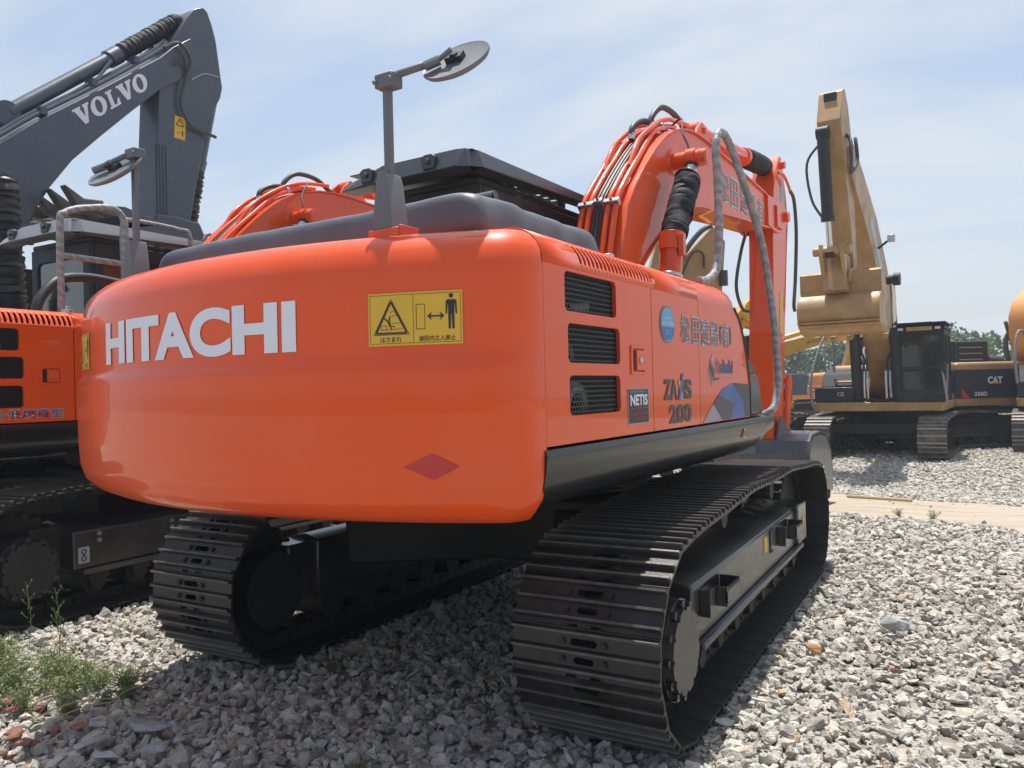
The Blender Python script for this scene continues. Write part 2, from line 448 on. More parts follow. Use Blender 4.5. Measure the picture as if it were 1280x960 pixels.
# ------------------------------------------------------------------ orange excavator (upper body forward = +x, right side = -y)
RB = 2.784; CS = 1.26; FR = .20
INSET = [(.985, .30), (.987, .22), (1.00, .14), (1.03, .075), (1.075, .03), (1.14, .008), (1.25, .0), (1.42, .0), (1.50, .001), (1.522, .005), (1.540, .016), (1.553, .024),
         (1.568, .027), (1.68, .027), (1.80, .028), (1.85, .033), (1.90, .050), (1.93, .070), (1.956, .10), (1.972, .145), (1.981, .21), (1.984, .32)]
SIDE = [(.985, .16), (.987, .13), (1.00, .09), (1.03, .05), (1.075, .02), (1.14, .006), (1.25, 0), (1.86, 0), (1.90, .0066), (1.93, .0214), (1.956, .0450), (1.972, .0695), (1.981, .0940), (1.984, .115)]
def side_inset(z):
    for (a, i), (b, j) in zip(SIDE, SIDE[1:]):
        if a <= z <= b: return i + (j - i) * (z - a) / (b - a)
    return 0.
def inset_at(z):
    for (a, i), (b, j) in zip(INSET, INSET[1:]):
        if a <= z <= b: return i + (j - i) * (z - a) / (b - a)
    return 0.
def cw_outline(inset, s, si=0.):
    """point and normal at arc length s from the rear centre (positive towards the right side)"""
    R = RB - inset; c = CS - si; r = max(FR - inset * .5, .08)
    xf = -math.sqrt((R - r) ** 2 - (c - r) ** 2); ph0 = math.atan2(c - r, -xf)
    sg = 1 if s >= 0 else -1; t = abs(s); L1 = ph0 * R; L2 = (PI / 2 - ph0) * r
    if t <= L1: a = t / R; p = (-R * math.cos(a), -R * math.sin(a)); n = (-math.cos(a), -math.sin(a))
    elif t <= L1 + L2: a = ph0 + (t - L1) / r; n = (-math.cos(a), -math.sin(a)); p = (xf + r * n[0], -(c - r) + r * n[1])
    else: p = (xf + (t - L1 - L2), -c); n = (0, -1)
    return (p[0], p[1] * sg), (n[0], n[1] * sg)
def rear(s, z, o=.003):
    (x, y), (a, b) = cw_outline(inset_at(z), s, side_inset(z)); return (x + a * o, y + b * o, z)
def outline_ring(inset, si=0., xend=-2.318):
    R = RB - inset; c = CS - si; r = max(FR - inset * .5, .08)
    xf = -math.sqrt((R - r) ** 2 - (c - r) ** 2); ph0 = math.atan2(c - r, -xf); pts = []
    for k in range(25): a = ph0 * k / 24; pts.append((-R * math.cos(a), -R * math.sin(a)))
    for k in range(1, 9): a = ph0 + (PI / 2 - ph0) * k / 8; pts.append((xf - r * math.cos(a), -(c - r) - r * math.sin(a)))
    pts.append((max(xend, xf + .001), -c))
    return [(x, -y * 1.0) for x, y in reversed(pts)] + pts[1:]

def counterweight(par):
    mb = MB(); rings = []
    for z, i in INSET: rings.append([(x, y, z) for x, y in outline_ring(i, side_inset(z))])
    mb.rings(rings)
    return mb.build('counterweight', M['orange'], par, angle=50)

def stick(name, par):  # new label mesh
    return MB()

def warning_sign(par, s0, s1, z0, z1, full=True):
    w = s1 - s0; h = z1 - z0
    mp = lambda o: (lambda u, v: rear(s0 + u * w, z0 + v * h, o))
    q = MB()
    A, B, Cc = mp(.003), mp(.0042), mp(.0052)
    def rect(u0, u1, v0, v1, fn, m, k=8):
        rows = [[fn(u0 + (u1 - u0) * i / k, v0 + (v1 - v0) * j / 2) for i in range(k + 1)] for j in range(3)]; q.grid(rows, m)
    rect(0, 1, 0, 1, A, M['yellow_s'])
    ink = M['ink']; t = .006
    for a in (.018, .978): rect(a, a + .004, .04, .96, B, ink, 1)
    rect(.486, .49, .04, .96, B, ink, 1); rect(.018, .982, .04, .048, B, ink); rect(.018, .982, .955, .963, B, ink)
    def line(p, r, wd, fn=B):
        dx, dy = (r[0] - p[0]) * w, (r[1] - p[1]) * h; L_ = math.hypot(dx, dy) or 1; nx, ny = -dy / L_ * wd / w, dx / L_ * wd / h
        poly_on(q, [(p[0] + nx, p[1] + ny), (p[0] - nx, p[1] - ny), (r[0] - nx, r[1] - ny), (r[0] + nx, r[1] + ny)], fn, ink)
    tri = [(.06, .21), (.44, .21), (.25, .88)]
    for i in range(3): line(tri[i], tri[(i + 1) % 3], .0011)
    tr2 = [(.085, .24), (.415, .24), (.25, .83)]
    for i in range(3): line(tr2[i], tr2[(i + 1) % 3], .0028)
    line((.14, .30), (.37, .32), .0008); line((.14, .30), (.14, .38), .0008); line((.14, .38), (.20, .38), .0008); line((.20, .38), (.20, .30), .0008)
    line((.17, .53), (.22, .46), .0022); line((.22, .46), (.235, .38), .0032); line((.235, .38), (.29, .36), .0016); line((.235, .38), (.26, .31), .0016); line((.225, .46), (.235, .56), .0016)
    line((.24, .56), (.33, .58), .0007); line((.24, .56), (.24, .42), .0007); line((.25, .42), (.35, .43), .0007); line((.24, .63), (.28, .66), .001)
    # right half: block, arrow, person
    for a, b in (((.52, .30), (.61, .30)), ((.61, .30), (.61, .76)), ((.61, .76), (.52, .76)), ((.52, .76), (.52, .30))): line(a, b, .0009)
    line((.66, .53), (.79, .53), .0026)
    for sx, e in ((.635, 1), (.815, -1)): poly_on(q, [(sx, .53), (sx + e * .05, .61), (sx + e * .035, .53), (sx + e * .05, .45)], B, ink)
    poly_on(q, [(.885 + .023 * math.cos(a), .90 + .045 * math.sin(a)) for a in [2 * PI * k / 14 for k in range(14)]], B, ink)
    poly_on(q, [(.855, .28), (.878, .28), (.883, .56), (.889, .56), (.894, .28), (.917, .28), (.917, .70), (.922, .76), (.93, .56), (.945, .56), (.94, .80), (.925, .83), (.845, .83), (.83, .80), (.826, .56), (.84, .56), (.848, .76), (.853, .70)], B, ink)
    text_fit(q, 'はさまれ', .13, .36, .07, .17, B, ink, .012)
    text_fit(q, '旋回内立入禁止', .545, .925, .07, .17, B, ink, .012)
    return q.build('warning_sign', None, par, fix=False, smooth=False)

def side(x, z, o=.0): return (x, -CS - o, z)

def hex_mesh(mb, x0, x1, z0, z1, y, pitch=.021, t=.0032, m=None):
    dx = pitch; dz = pitch * .866; r = pitch / math.sqrt(3)
    nz = int((z1 - z0) / dz) + 1; nx = int((x1 - x0) / dx) + 1
    for j in range(nz):
        for i in range(nx):
            cx = x0 + (i + .5 * (j % 2)) * dx; cz = z0 + j * dz
            P = [(cx + r * math.sin(PI / 3 * k), cz + r * math.cos(PI / 3 * k)) for k in range(4)]
            for k in range(3):
                a, b = P[k], P[k + 1]
                a = (min(max(a[0], x0), x1), min(max(a[1], z0), z1)); b = (min(max(b[0], x0), x1), min(max(b[1], z0), z1))
                L_ = math.dist(a, b)
                if L_ < .003: continue
                nx_, nz_ = -(b[1] - a[1]) / L_ * t, (b[0] - a[0]) / L_ * t
                mb.add([(a[0] + nx_, y, a[1] + nz_), (a[0] - nx_, y, a[1] - nz_), (b[0] - nx_, y, b[1] - nz_), (b[0] + nx_, y, b[1] + nz_)], [(0, 1, 2, 3)], m)

def curve_rows(a_list, roof=None, R=.125, z0=1.86):
    rows = [( -CS + R * (1 - math.cos(math.radians(a))), z0 + R * math.sin(math.radians(a))) for a in a_list]
    if roof: rows.append((roof, z0 + R + .004))
    return rows
def curved_top(mb, xs, angs, m, keep=lambda i, j: True, roof=-.82):
    rows = curve_rows(angs, roof); v = [(x, y, z) for y, z in rows for x in xs]; n = len(xs)
    f = [(j * n + i, j * n + i + 1, (j + 1) * n + i + 1, (j + 1) * n + i) for j in range(len(rows) - 1) for i in range(n - 1) if keep(i, j)]
    mb.add(v, f, m)
ANG = [0, 11, 20, 29, 38, 47, 56, 68, 79, 90]
WIN = [(-2.168, -1.748, 1.708, 1.848), (-2.152, -1.722, 1.528, 1.667), (-2.148, -1.727, 1.343, 1.484)]

def side_panels(par, main):
    X1, X2, X3, X4 = -2.316, -1.392, -.790, .085
    # engine door with the three meshed vents
    a = MB()
    a.holed([(X1, 1.247), (X2 - .003, 1.247), (X2 - .003, 1.86), (X1, 1.86)], [rrect(*w, r=.022) for w in WIN] , -CS, -CS + .002, 'y')
    door = a.build('vent_door', M['orange'], par)
    c = MB()
    slots = [(-2.045 + k * .0345, -2.045 + k * .0345 + .0165) for k in range(21)]
    xs = [X1] + [e for s in slots for e in s] + [X2 - .003]
    curved_top(c, xs, ANG, None, lambda i, j: not (i % 2 == 1 and 1 <= j <= 4))
    o = c.build('slotted_top', M['orange'], door); q = o.modifiers.new('s', 'SOLIDIFY'); q.thickness = .004; q.offset = 0
    # inner returns of the vent openings, mesh, engine parts behind
    rt = MB()
    for w in WIN:
        r = rrect(*w, r=.022); n = len(r)
        rt.add([(x, -CS + .001, z) for x, z in r] + [(x, -CS + .016, z) for x, z in r], [(i, (i + 1) % n, n + (i + 1) % n, n + i) for i in range(n)], M['orange_in'])
    rt.build('vent_return', None, door)
    for w in WIN:
        g = MB(); hex_mesh(g, w[0] + .002, w[1] - .002, w[2] + .002, w[3] - .002, -CS + .015, m=M['mesh'])
        g.build('vent_mesh', None, door, smooth=False, fix=False)
    # latch
    l = MB()
    l.holed(rrect(-1.625, -1.478, 1.487, 1.608, .012), [rrect(-1.610, -1.493, 1.500, 1.595, .008)], -CS - .006, -CS + .0, 'y', M['orange'])
    l.box(-1.61, -1.493, -CS - .0005, -CS + .001, 1.50, 1.595, M['orange_in'])
    l.prism([(-1.578, 1.507), (-1.500, 1.507), (-1.500, 1.588), (-1.578, 1.588)], -CS - .010, -CS - .001, 'y', M['orange'])
    l.box(-1.608, -1.580, -CS - .0015, -CS - .0006, 1.505, 1.59, M['ink'])
    l.cyl((-1.543, -CS - .010, 1.547), (-1.543, -CS - .015, 1.547), .013, n=18, m=M['steel'])
    l.build('latch', None, door, bevel=.0015, seg=1)
    # middle door
    b = MB(); b.box(X2 + .003, X3 - .003, -CS, -CS + .004, 1.247, 1.86)
    d2 = b.build('pump_door', M['orange'], par)
    c = MB(); curved_top(c, [X2 + .003, (X2 + X3) / 2, X3 - .003], ANG, None); o = c.build('door_top', M['orange'], d2)
    q = o.modifiers.new('s', 'SOLIDIFY'); q.thickness = .004; q.offset = 0
    # fuel tank side with a rounded front edge
    e = MB()
    fr = [(-.20, 1.86), (-.09, 1.80), (-.02, 1.70), (.035, 1.58), (X4, 1.42), (X4, 1.247)]
    e.prism([(X3 + .003, 1.247), (X3 + .003, 1.86)] + fr, -CS, -CS + .02, 'y')
    d3 = e.build('fuel_tank', M['orange'], par)
    c = MB(); rows = curve_rows(ANG, -.82); 
    R_ = []
    for k, (y, z) in enumerate(rows):
        xe = -.20 - .10 * (k / (len(rows) - 1)) ** 1.5
        R_.append([(X3 + .003, y, z), (-.5, y, z), (xe, y, z)])
    c.grid(R_)
    front = [(-.20, 1.86), (-.09, 1.80), (-.02, 1.70), (.035, 1.58), (X4, 1.42), (X4, 1.247)]
    c.grid([[(x, -CS + .001, z) for x, z in front], [(x + .03, -CS + .06, z) for x, z in front], [(x + .03, -.82, z + .0) for x, z in front]])
    c.add([R_[k][2] for k in range(len(R_))] + [(-.17, -.82, 1.86), (-.17, -CS + .06, 1.86)], [tuple(range(len(R_) + 2))])
    c.build('tank_shell', M['orange'], d3)
    t = MB(); t.tube([(x + .004, -CS - .001, z) for x, z in [(-.19, 1.863)] + front[1:]], .007, 6, M['rubber']); t.build('edge_seal', None, d3)
    cp = MB(); cp.cyl((-1.30, -1.02, 1.98), (-1.30, -1.02, 2.02), .05, n=20, m=M['steel']); cp.cyl((-1.30, -1.02, 2.02), (-1.30, -1.02, 2.045), .028, n=16, m=M['steel']); cp.build('filler_cap', None, d2, bevel=.004)
    # ------------ stickers and lettering
    S1 = lambda x, z: side(x, z, .0022); S2 = lambda x, z: side(x, z, .0034); S3 = lambda x, z: side(x, z, .0046)
    if main:
        q = MB()                                            # black plate
        x0, x1, z0, z1 = -1.662, -1.450, 1.287, 1.432
        poly_on(q, rrect(x0, x1, z0, z1, .004), S1, M['lgrey']); poly_on(q, rrect(x0 + .006, x1 - .006, z0 + .004, z1 - .004, .003), S2, M['ink'])
        text_fit(q, 'NETIS', x0 + .018, x1 - .018, 1.362, 1.408, S3, M['white'], .035)
        text_fit(q, '国土交通省 新技術情報システム', x0 + .016, x1 - .014, 1.413, 1.425, S3, M['lgrey'], .01)
        text_fit(q, '登録', x0 + .082, x1 - .082, 1.344, 1.357, S3, M['red'], .03)
        for zz, a, b in ((1.350, .018, .06), (1.350, .152, .194)): poly_on(q, [(x0 + a, zz), (x0 + b, zz), (x0 + b, zz + .003), (x0 + a, zz + .003)], S3, M['red'])
        text_fit(q, '低騒音 低排出', x0 + .04, x1 - .02, 1.322, 1.334, S3, M['red2'], .01); text_fit(q, '建設機械 指定', x0 + .04, x1 - .03, 1.303, 1.314, S3, M['red2'], .01)
        q.build('black_sticker', None, door, smooth=False, fix=False)
        q = MB()                                            # round blue sticker
        cx, cz = -1.212, 1.714
        def disc(r, k, m, fn): poly_on(q, [(cx + r * math.cos(a), cz + k * r * math.sin(a)) for a in [2 * PI * i / 40 for i in range(40)]], fn, m)
        disc(.092, .94, M['lgrey'], S1); disc(.088, .94, M['navy'], lambda x, z: side(x, z, .003)); disc(.083, .94, M['lgrey'], lambda x, z: side(x, z, .0038)); disc(.078, .94, M['bluel'], lambda x, z: side(x, z, .0046))
        S5 = lambda x, z: side(x, z, .0056)
        poly_on(q, [(cx - .078, cz - .012), (cx + .078, cz - .012)] + [(cx + .076 * math.cos(a), cz - .012 + .058 * math.sin(a)) for a in [-PI * i / 16 for i in range(1, 16)]], S5, M['blue'])
        text_fit(q, '超低騒音型', cx - .04, cx + .04, cz + .022, cz + .034, S5, M['white'], .01)
        text_fit(q, '排出ガス対策型', cx - .062, cx + .062, cz - .004, cz + .012, S5, M['white'], .01)
        S6 = lambda x, z: side(x, z, .0066)
        text_fit(q, '建設機', cx - .04, cx + .04, cz - .048, cz - .02, S6, M['bluel'], .02)
        q.build('round_sticker', None, d2, smooth=False, fix=False)
        q = MB()                                            # model name
        def letters(txt, a, b, z0, z1, m, bold=.045):
            text_fit(q, txt, a, b, z0, z1, S2, m, bold)
        letters('ZA', -1.275, -1.105, 1.375, 1.468, M['dgrey']); letters('IS', -1.045, -.915, 1.375, 1.468, M['dgrey'])
        poly_on(q, [(-1.098, 1.372), (-1.070, 1.372), (-1.020, 1.495), (-1.048, 1.495)], S3, M['blue'])
        poly_on(q, [(-1.098, 1.462), (-1.070, 1.462), (-1.030, 1.372), (-1.058, 1.372)], S2, M['yellow_s'])
        letters('200', -1.215, -.925, 1.268, 1.352, M['dgrey'])
        q.build('model_lettering', None, d2, smooth=False, fix=False)
        q = MB()                                            # owner's name across two doors
        for txt, a, b, dd in (('松', -1.045, -.915, 0), ('田', -.888, -.785, 0), ('建', -.765, -.625, 1), ('設', -.608, -.470, 1), ('(有)', -.452, -.262, 1)):
            q = MB(); z0, z1 = 1.634, 1.772
            if txt == '(有)':
                vs = text_fit(q, '有', a + .035, b - .035, z0, z1, S1, M['lgrey2'], .034); text_fit(q, '有', a + .04, b - .04, z0 + .005, z1 - .005, S2, M['mgrey'], .0)
                for e, sg in ((a + .012, -1), (b - .012, 1)):
                    for wd, fn, m in ((.013, S1, 'lgrey'), (.006, S2, 'dgrey')):
                        arc = [(e + sg * (.014 * math.cos(t) - .008), (z0 + z1) / 2 + .05 * math.sin(t)) for t in [-PI / 2 + PI * k / 8 for k in range(9)]]
                        poly_on(q, [(x + wd, z) for x, z in arc] + [(x - wd, z) for x, z in reversed(arc)], fn, M[m])
            else:
                text_fit(q, txt, a, b, z0, z1, S1, M['lgrey2'], .034); text_fit(q, txt, a + .006, b - .006, z0 + .005, z1 - .005, S2, M['mgrey'], .0)
            q.build('company_lettering', None, d3 if dd else d2, smooth=False, fix=False)
        q = MB()                                            # wave logo and name
        poly_on(q, [(-.655, 1.50), (-.62, 1.575), (-.585, 1.60), (-.58, 1.57), (-.595, 1.545), (-.57, 1.50), (-.60, 1.44), (-.615, 1.43), (-.62, 1.47)], S1, M['lgrey'])
        for k in range(4):
            x = -.642 + k * .016; z = 1.505 - k * .008
            pts = [(x, z), (x + .012, z + .045), (x + .032, z + .07 - .006 * k), (x + .018, z + .04), (x + .022, z + .005), (x + .010, z - .035 - .004 * k), (x + .012, z - .005)]
            poly_on(q, pts, S2, M['dgrey'])
        text_fit(q, 'S', -.550, -.480, 1.492, 1.575, S1, M['lgrey'], .06, .2); text_fit(q, 'akaki', -.480, -.235, 1.494, 1.575, S1, M['lgrey'], .06, .2)
        text_fit(q, 'S', -.540, -.485, 1.500, 1.568, S2, M['red'], .02, .2); text_fit(q, 'akaki', -.474, -.24, 1.500, 1.570, S2, M['navy'], .02, .2)
        poly_on(q, [(-.585, 1.462), (-.50, 1.466), (-.50, 1.475), (-.585, 1.473)], S2, M['dgrey'])
        text_fit(q, 'Building Construction', -.49, -.24, 1.467, 1.480, S2, M['lgrey'], .02)
        q.build('wave_logo_sticker', None, d3, smooth=False, fix=False)
        q = MB()                                            # coloured facets
        poly_on(q, [(-.765, 1.250), (-.595, 1.342), (-.450, 1.250)], S1, M['lilac'])
        poly_on(q, [(-.450, 1.250), (-.595, 1.342), (-.425, 1.420), (-.255, 1.445), (-.055, 1.352), (-.040, 1.250)], S1, M['blue'])
        poly_on(q, [(-.450, 1.250), (-.595, 1.342), (-.50, 1.386), (-.245, 1.332), (-.30, 1.250)], S2, M['facet'])
        poly_on(q, [(-.255, 1.447), (.078, 1.437), (.078, 1.252), (-.038, 1.252), (-.053, 1.354)], S1, M['dgrey'])
        q.build('facet_decal', None, d3, smooth=False, fix=False)
    else:
        q = MB(); text_fit(q, '適合低燃費型', -2.02, -1.47, 1.268, 1.335, S1, M['lgrey2'], .034); text_fit(q, '適合低燃費型', -2.015, -1.475, 1.272, 1.331, S2, M['navy'], .0)
        q.build('side_lettering', None, door, smooth=False, fix=False)

M['mesh'] = mat('vent_wire', (.035, .036, .038), .5, metal=.3)
M['pipe'] = mat('dull_engine_pipe', (.30, .30, .30), .4, metal=.6, var=.4, vscale=14)
M['facet'] = mat('grey_violet_vinyl', (.075, .055, .075), .4)

def bellows(mb, p0, p1, r, n=14, m=None, amp=.10, seed=1):
    rd = random.Random(seed); P0, P1 = Vector(p0), Vector(p1); path = []; R = []
    k = n * 4
    for i in range(k + 1):
        t = i / k; path.append(P0.lerp(P1, t)); e = min(t, 1 - t)
        env = 1 if e > .06 else .72 + .28 * e / .06
        R.append(r * env * (1 + amp * math.sin(2 * PI * n * t) + rd.uniform(-.035, .035)))
    path = [p + Vector((rd.uniform(-.006, .006), rd.uniform(-.006, .006), 0)) for p in path]
    mb.tube(path, R, 22, m)

def mirror_post(par, base, tip_dx, normal, arm_dir, h=.60, rdisc=.135):
    bx, by, bz = base
    b = MB()
    b.box(bx - .05, bx + .05, by - .075, by + .06, bz - .03, bz + .012, M['orange'])
    b.box(bx - .05, bx + .05, by - .085, by - .075, bz - .03, bz + .018, M['orange_in'])
    root = b.build('mirror_bracket', None, par, bevel=.002, seg=1)
    p = MB()
    g = [(-.047, .0), (.047, .0), (.024, .17), (.014, .20), (-.014, .20), (-.024, .17)]
    p.prism([(by + a, bz + .012 + c) for a, c in g], bx - .045, bx + .045, 'x')
    p.box(bx - .013, bx + .013, by - .014, by + .014, bz + .18, bz + h - .01)
    q = p.build('mirror_post', M['greyp'], root, bevel=.004)
    c = MB()
    top = Vector((bx, by, bz + h)); c.box(bx - .03, bx + .03, by - .045, by + .035, bz + h - .02, bz + h + .028, M['greyp'])
    for sx in (-.04, .03): c.cyl((bx - .04, by + sx, bz + h), (bx - .025, by + sx, bz + h), .009, n=6, m=M['greyp'])
    d = Vector(arm_dir); end = top + d
    c.tube([top + Vector((0, 0, .02)), end], .014, 8, M['greyp'])
    c.build('mirror_arm', None, q, bevel=.003, seg=1)
    n = Vector(normal).normalized(); ctr = Vector(tip_dx)
    m = MB(); u = n.orthogonal().normalized(); w = n.cross(u)
    prof = [(0, .028), (.06, .026), (.10, .020), (.126, .010), (.135, 0), (.133, -.008), (.12, -.004)]
    rings = [[tuple(ctr + (u * math.cos(t) + w * math.sin(t)) * max(r, .002) * rdisc / .135 - n * hh) for t in [2 * PI * k / 36 for k in range(36)]] for r, hh in reversed(prof)]
    m.rings(rings, M['greyp'])
    hd = m.build('mirror_head', None, q)
    k = MB(); pc = ctr + n * .0
    k.tube([tuple(pc + n * .0), tuple(pc + n * .03)], .016, 8, M['rubber'])
    T = Matrix.Translation(pc + n * .012) @ n.to_track_quat('Z', 'Y').to_matrix().to_4x4()
    k.box(-.032, .032, -.02, .02, -.008, .012, M['rubber'], T)
    k.tube([tuple(pc + n * .045), tuple(end)], .009, 8, M['greyp']); k.tube([tuple(end - d * .25), tuple(end + d * .05)], .018, 8, M['greyp'])
    k.build('mirror_clamp', None, q)
    return root

def boom_profile():
    top = [(.22, 1.35), (.40, 1.85), (.588, 2.338), (.735, 2.76), (.88, 2.93), (1.051, 3.09), (1.20, 3.22), (1.335, 3.328), (1.52, 3.455), (1.722, 3.56), (1.90, 3.625), (2.10, 3.672), (2.35, 3.70), (2.65, 3.705), (2.95, 3.695), (4.635, 3.63), (4.85, 3.60)]
    bot = [(4.813, 3.262), (3.724, 3.18), (2.907, 3.105), (2.45, 3.075), (2.20, 3.03), (2.05, 2.975), (1.943, 2.92), (1.72, 2.82), (1.474, 2.70), (1.20, 2.52), (.965, 2.34), (.78, 1.95), (.60, 1.35)]
    return top, bot

def boom(par, main):
    top, bot = boom_profile(); yc = -.05
    b = MB(); b.prism(top + bot, yc - .168, yc + .168, 'y')
    root = b.build('boom', M['orange'], par, bevel=.006)
    f = MB()
    def strip(pts, o0, o1):
        P = [Vector((x, 0, z)) for x, z in pts]; rows = []
        for i, p in enumerate(P):
            d = (P[min(i + 1, len(P) - 1)] - P[max(i - 1, 0)]).normalized(); n = Vector((-d.z, 0, d.x))
            rows.append([p + n * o0 + Vector((0, yc - .19, 0)), p + n * o1 + Vector((0, yc - .19, 0)), p + n * o1 + Vector((0, yc + .19, 0)), p + n * o0 + Vector((0, yc + .19, 0))])
        f.rings([[tuple(q) for q in r] for r in rows])
    strip(top, -.002, .014); strip(bot, -.002, .014)
    f.build('boom_flange', M['orange'], root)
    # tip fork, pin boss, ear plates
    k = MB()
    for s in (-1, 1):
        y0, y1 = sorted((yc + s * .168, yc + s * .20))
        k.prism([(4.70, 3.27), (5.05, 3.24), (5.45, 3.30), (5.60, 3.42), (5.58, 3.60), (5.40, 3.66), (4.70, 3.62)], y0, y1, 'y')
        k.box(5.02, 5.28, *sorted((yc + s * .20, yc + s * .225)), 3.30, 3.56)
    k.cyl((5.42, yc - .27, 3.48), (5.42, yc + .27, 3.48), .065, n=24)
    k.build('boom_tip', M['orange'], root, bevel=.005)
    k = MB()
    for s in (-1, 1): k.prism([(2.50, 3.68), (3.05, 3.68), (2.90, 3.86), (2.80, 3.93), (2.70, 3.93), (2.60, 3.85)], *sorted((yc + s * .07, yc + s * .10)), 'y')
    k.cyl((2.77, yc - .12, 3.87), (2.77, yc + .12, 3.87), .035, n=16); k.build('cylinder_bracket', M['orange'], root, bevel=.004)
    # cross pin through the boom carrying the lift cylinders
    k = MB()
    for s in (-1, 1):
        k = MB(); k.cyl((1.70, yc + s * .16, 3.30), (1.70, yc + s * .19, 3.30), .12, .10, 28)
        k.cyl((1.70, yc + s * .19, 3.30), (1.70, yc + s * .47, 3.30), .068, n=28); k.cyl((1.70, yc + s * .41, 3.30), (1.70, yc + s * .425, 3.30), .073, n=28); k.cyl((1.70, yc + s * .47, 3.30), (1.70, yc + s * .475, 3.30), .05, n=24)
        k.build('lift_pin', M['orange'], root, bevel=.003)
    # lift cylinders with black cloth sleeves
    for s in (-1, 1):
        y = yc + s * .345
        a = MB()
        base = (.93, y, 1.55); mid = (1.19, y, 2.53); topc = (1.655, y, 3.20)
        a.cyl(base, mid, .088, n=28, m=M['orange2']); a.cyl((1.17, y, 2.46), (1.205, y, 2.60), .10, n=28, m=M['orange2'])
        a.cyl((1.115, y, 2.25), (1.122, y, 2.275), .098, n=28, m=M['steel']); a.box(1.10, 1.16, y - .12, y - .08, 2.42, 2.58, M['orange2'])
        cy = a.build('lift_cylinder', None, par, bevel=.003)
        c = MB(); bellows(c, (1.20, y, 2.565), (1.61, y, 3.15), .102, 12, M['cloth'], .07, 5 + s); c.build('cloth_sleeve', None, cy)
        c = MB(); c.cyl((1.60, y, 3.12), (1.66, y, 3.22), .05, n=16, m=M['steel']); c.cyl((1.70, y - .04, 3.30), (1.70, y + .04, 3.30), .085, n=20, m=M['orange2']); c.cyl((1.66, y, 3.22), (1.69, y, 3.29), .055, n=16, m=M['rubber']); c.build('rod_end', None, cy)
    # stick cylinder on the boom
    a = MB(); p0 = Vector((2.77, yc, 3.87)); p1 = Vector((4.45, yc, 4.03)); p2 = Vector((5.40, yc, 4.13))
    a.cyl(tuple(p0), tuple(p1), .085, n=28); a.cyl(tuple(p1 - (p1 - p0) * .05), tuple(p1 + (p1 - p0) * .01), .10, n=28); a.cyl((2.77, yc - .06, 3.87), (2.77, yc + .06, 3.87), .09, n=20)
    a.tube([(3.1, yc - .10, 3.84), (3.4, yc - .11, 3.85), (4.2, yc - .10, 3.95), (4.35, yc - .06, 4.0)], .018, 8)
    cy = a.build('stick_cylinder', M['orange'], par, bevel=.003)
    c = MB(); bellows(c, tuple(p1 + (p1 - p0) * .01), tuple(p2), .115, 5, M['cloth'], .03, 9); c.build('cloth_sleeve', None, cy)
    c = MB(); c.cyl(tuple(p2), (5.60, yc, 4.15), .05, n=16, m=M['chrome']); c.build('cylinder_rod', None, cy)
    # hydraulic pipes following the back of the boom
    def back(off, a=0, b=13):
        P = [Vector((x, 0, z)) for x, z in top]; out = []
        for i in range(a, b):
            d = (P[min(i + 1, len(P) - 1)] - P[max(i - 1, 0)]).normalized(); out.append(P[i] + Vector((-d.z, 0, d.x)) * off)
        return out
    for j, (y, off, e, e2) in enumerate(((-.165, .050, 12, .06), (-.105, .052, 11, .02), (.045, .052, 11, 0), (.105, .050, 12, -.03))):
        pts = back(off, 0, e)
        path = [(p.x, y + (e2 * max(0, i - 5) / 6), p.z + (.035 * math.sin(i * 1.7 + j) if 5 < i < 9 else 0) * (1 if j % 2 else .4)) for i, p in enumerate(pts)]
        t = MB(); t.tube(smooth_path(path, 4), .023, 12, M['orange2']); t.build('hydraulic_pipe', None, root)
    for j, (y, off) in enumerate(((-.135, .105), (.075, .10))):
        pts = back(off, 6, 13)
        t = MB(); t.tube(smooth_path([(pts[0].x - .12, y, pts[0].z - .17)] + [(p.x, y + .02 * (i % 2), p.z) for i, p in enumerate(pts)], 4), .021, 12, M['orange2']); t.build('hydraulic_pipe', None, root)
    for j in range(4):
        pts = back(.035 + .008 * (j % 2), 0, 12)
        t = MB(); t.tube(smooth_path([(p.x, -.045 + .017 * j, p.z + (.0)) for i, p in enumerate(pts)], 3), .0085, 8, M['hose']); t.build('black_hose', None, root)
    def clamp(i, t, y, w):
        P = back(.06); p = P[i].lerp(P[i + 1], t); d = (P[i + 1] - P[i]).normalized(); a = math.atan2(d.z, d.x)
        T = Matrix.Translation((p.x, y, p.z)) @ Matrix.Rotation(-a, 4, 'Y')
        c = MB(); c.box(-.022, .022, -w, w, -.03, .03, M['steel'], T); c.cyl(tuple(T @ Vector((0, 0, .03))), tuple(T @ Vector((0, 0, .042))), .012, n=6, m=M['dark']); c.build('pipe_clamp', None, root, bevel=.006)
    clamp(3, .0, -.135, .062); clamp(3, .0, .075, .062); clamp(3, .1, -.02, .035); clamp(1, .9, -.02, .035); clamp(9, .1, -.10, .05)
    for j, pth in enumerate(([(1.42, .02, 3.46), (1.46, .02, 3.58), (1.62, .0, 3.67), (1.80, -.03, 3.69)],
                             [(1.72, -.02, 3.62), (1.76, -.03, 3.74), (1.92, -.06, 3.86), (2.2, -.08, 3.86), (2.40, -.10, 3.76), (2.52, -.10, 3.74)])):
        t = MB(); t.tube(smooth_path(pth, 6), .026, 12, M['hose']); t.cyl(pth[0], tuple(Vector(pth[0]).lerp(Vector(pth[1]), .5)), .032, n=8, m=M['steel']); t.build('top_hose', None, root)
    t = MB(); t.tube(smooth_path([(2.02, -.08, 3.70), (1.90, -.24, 3.72), (1.75, -.30, 3.55), (1.70, -.36, 3.42), (1.67, -.385, 3.33)], 5), .009, 8, M['rubber']); t.build('lubrication_line', None, root)
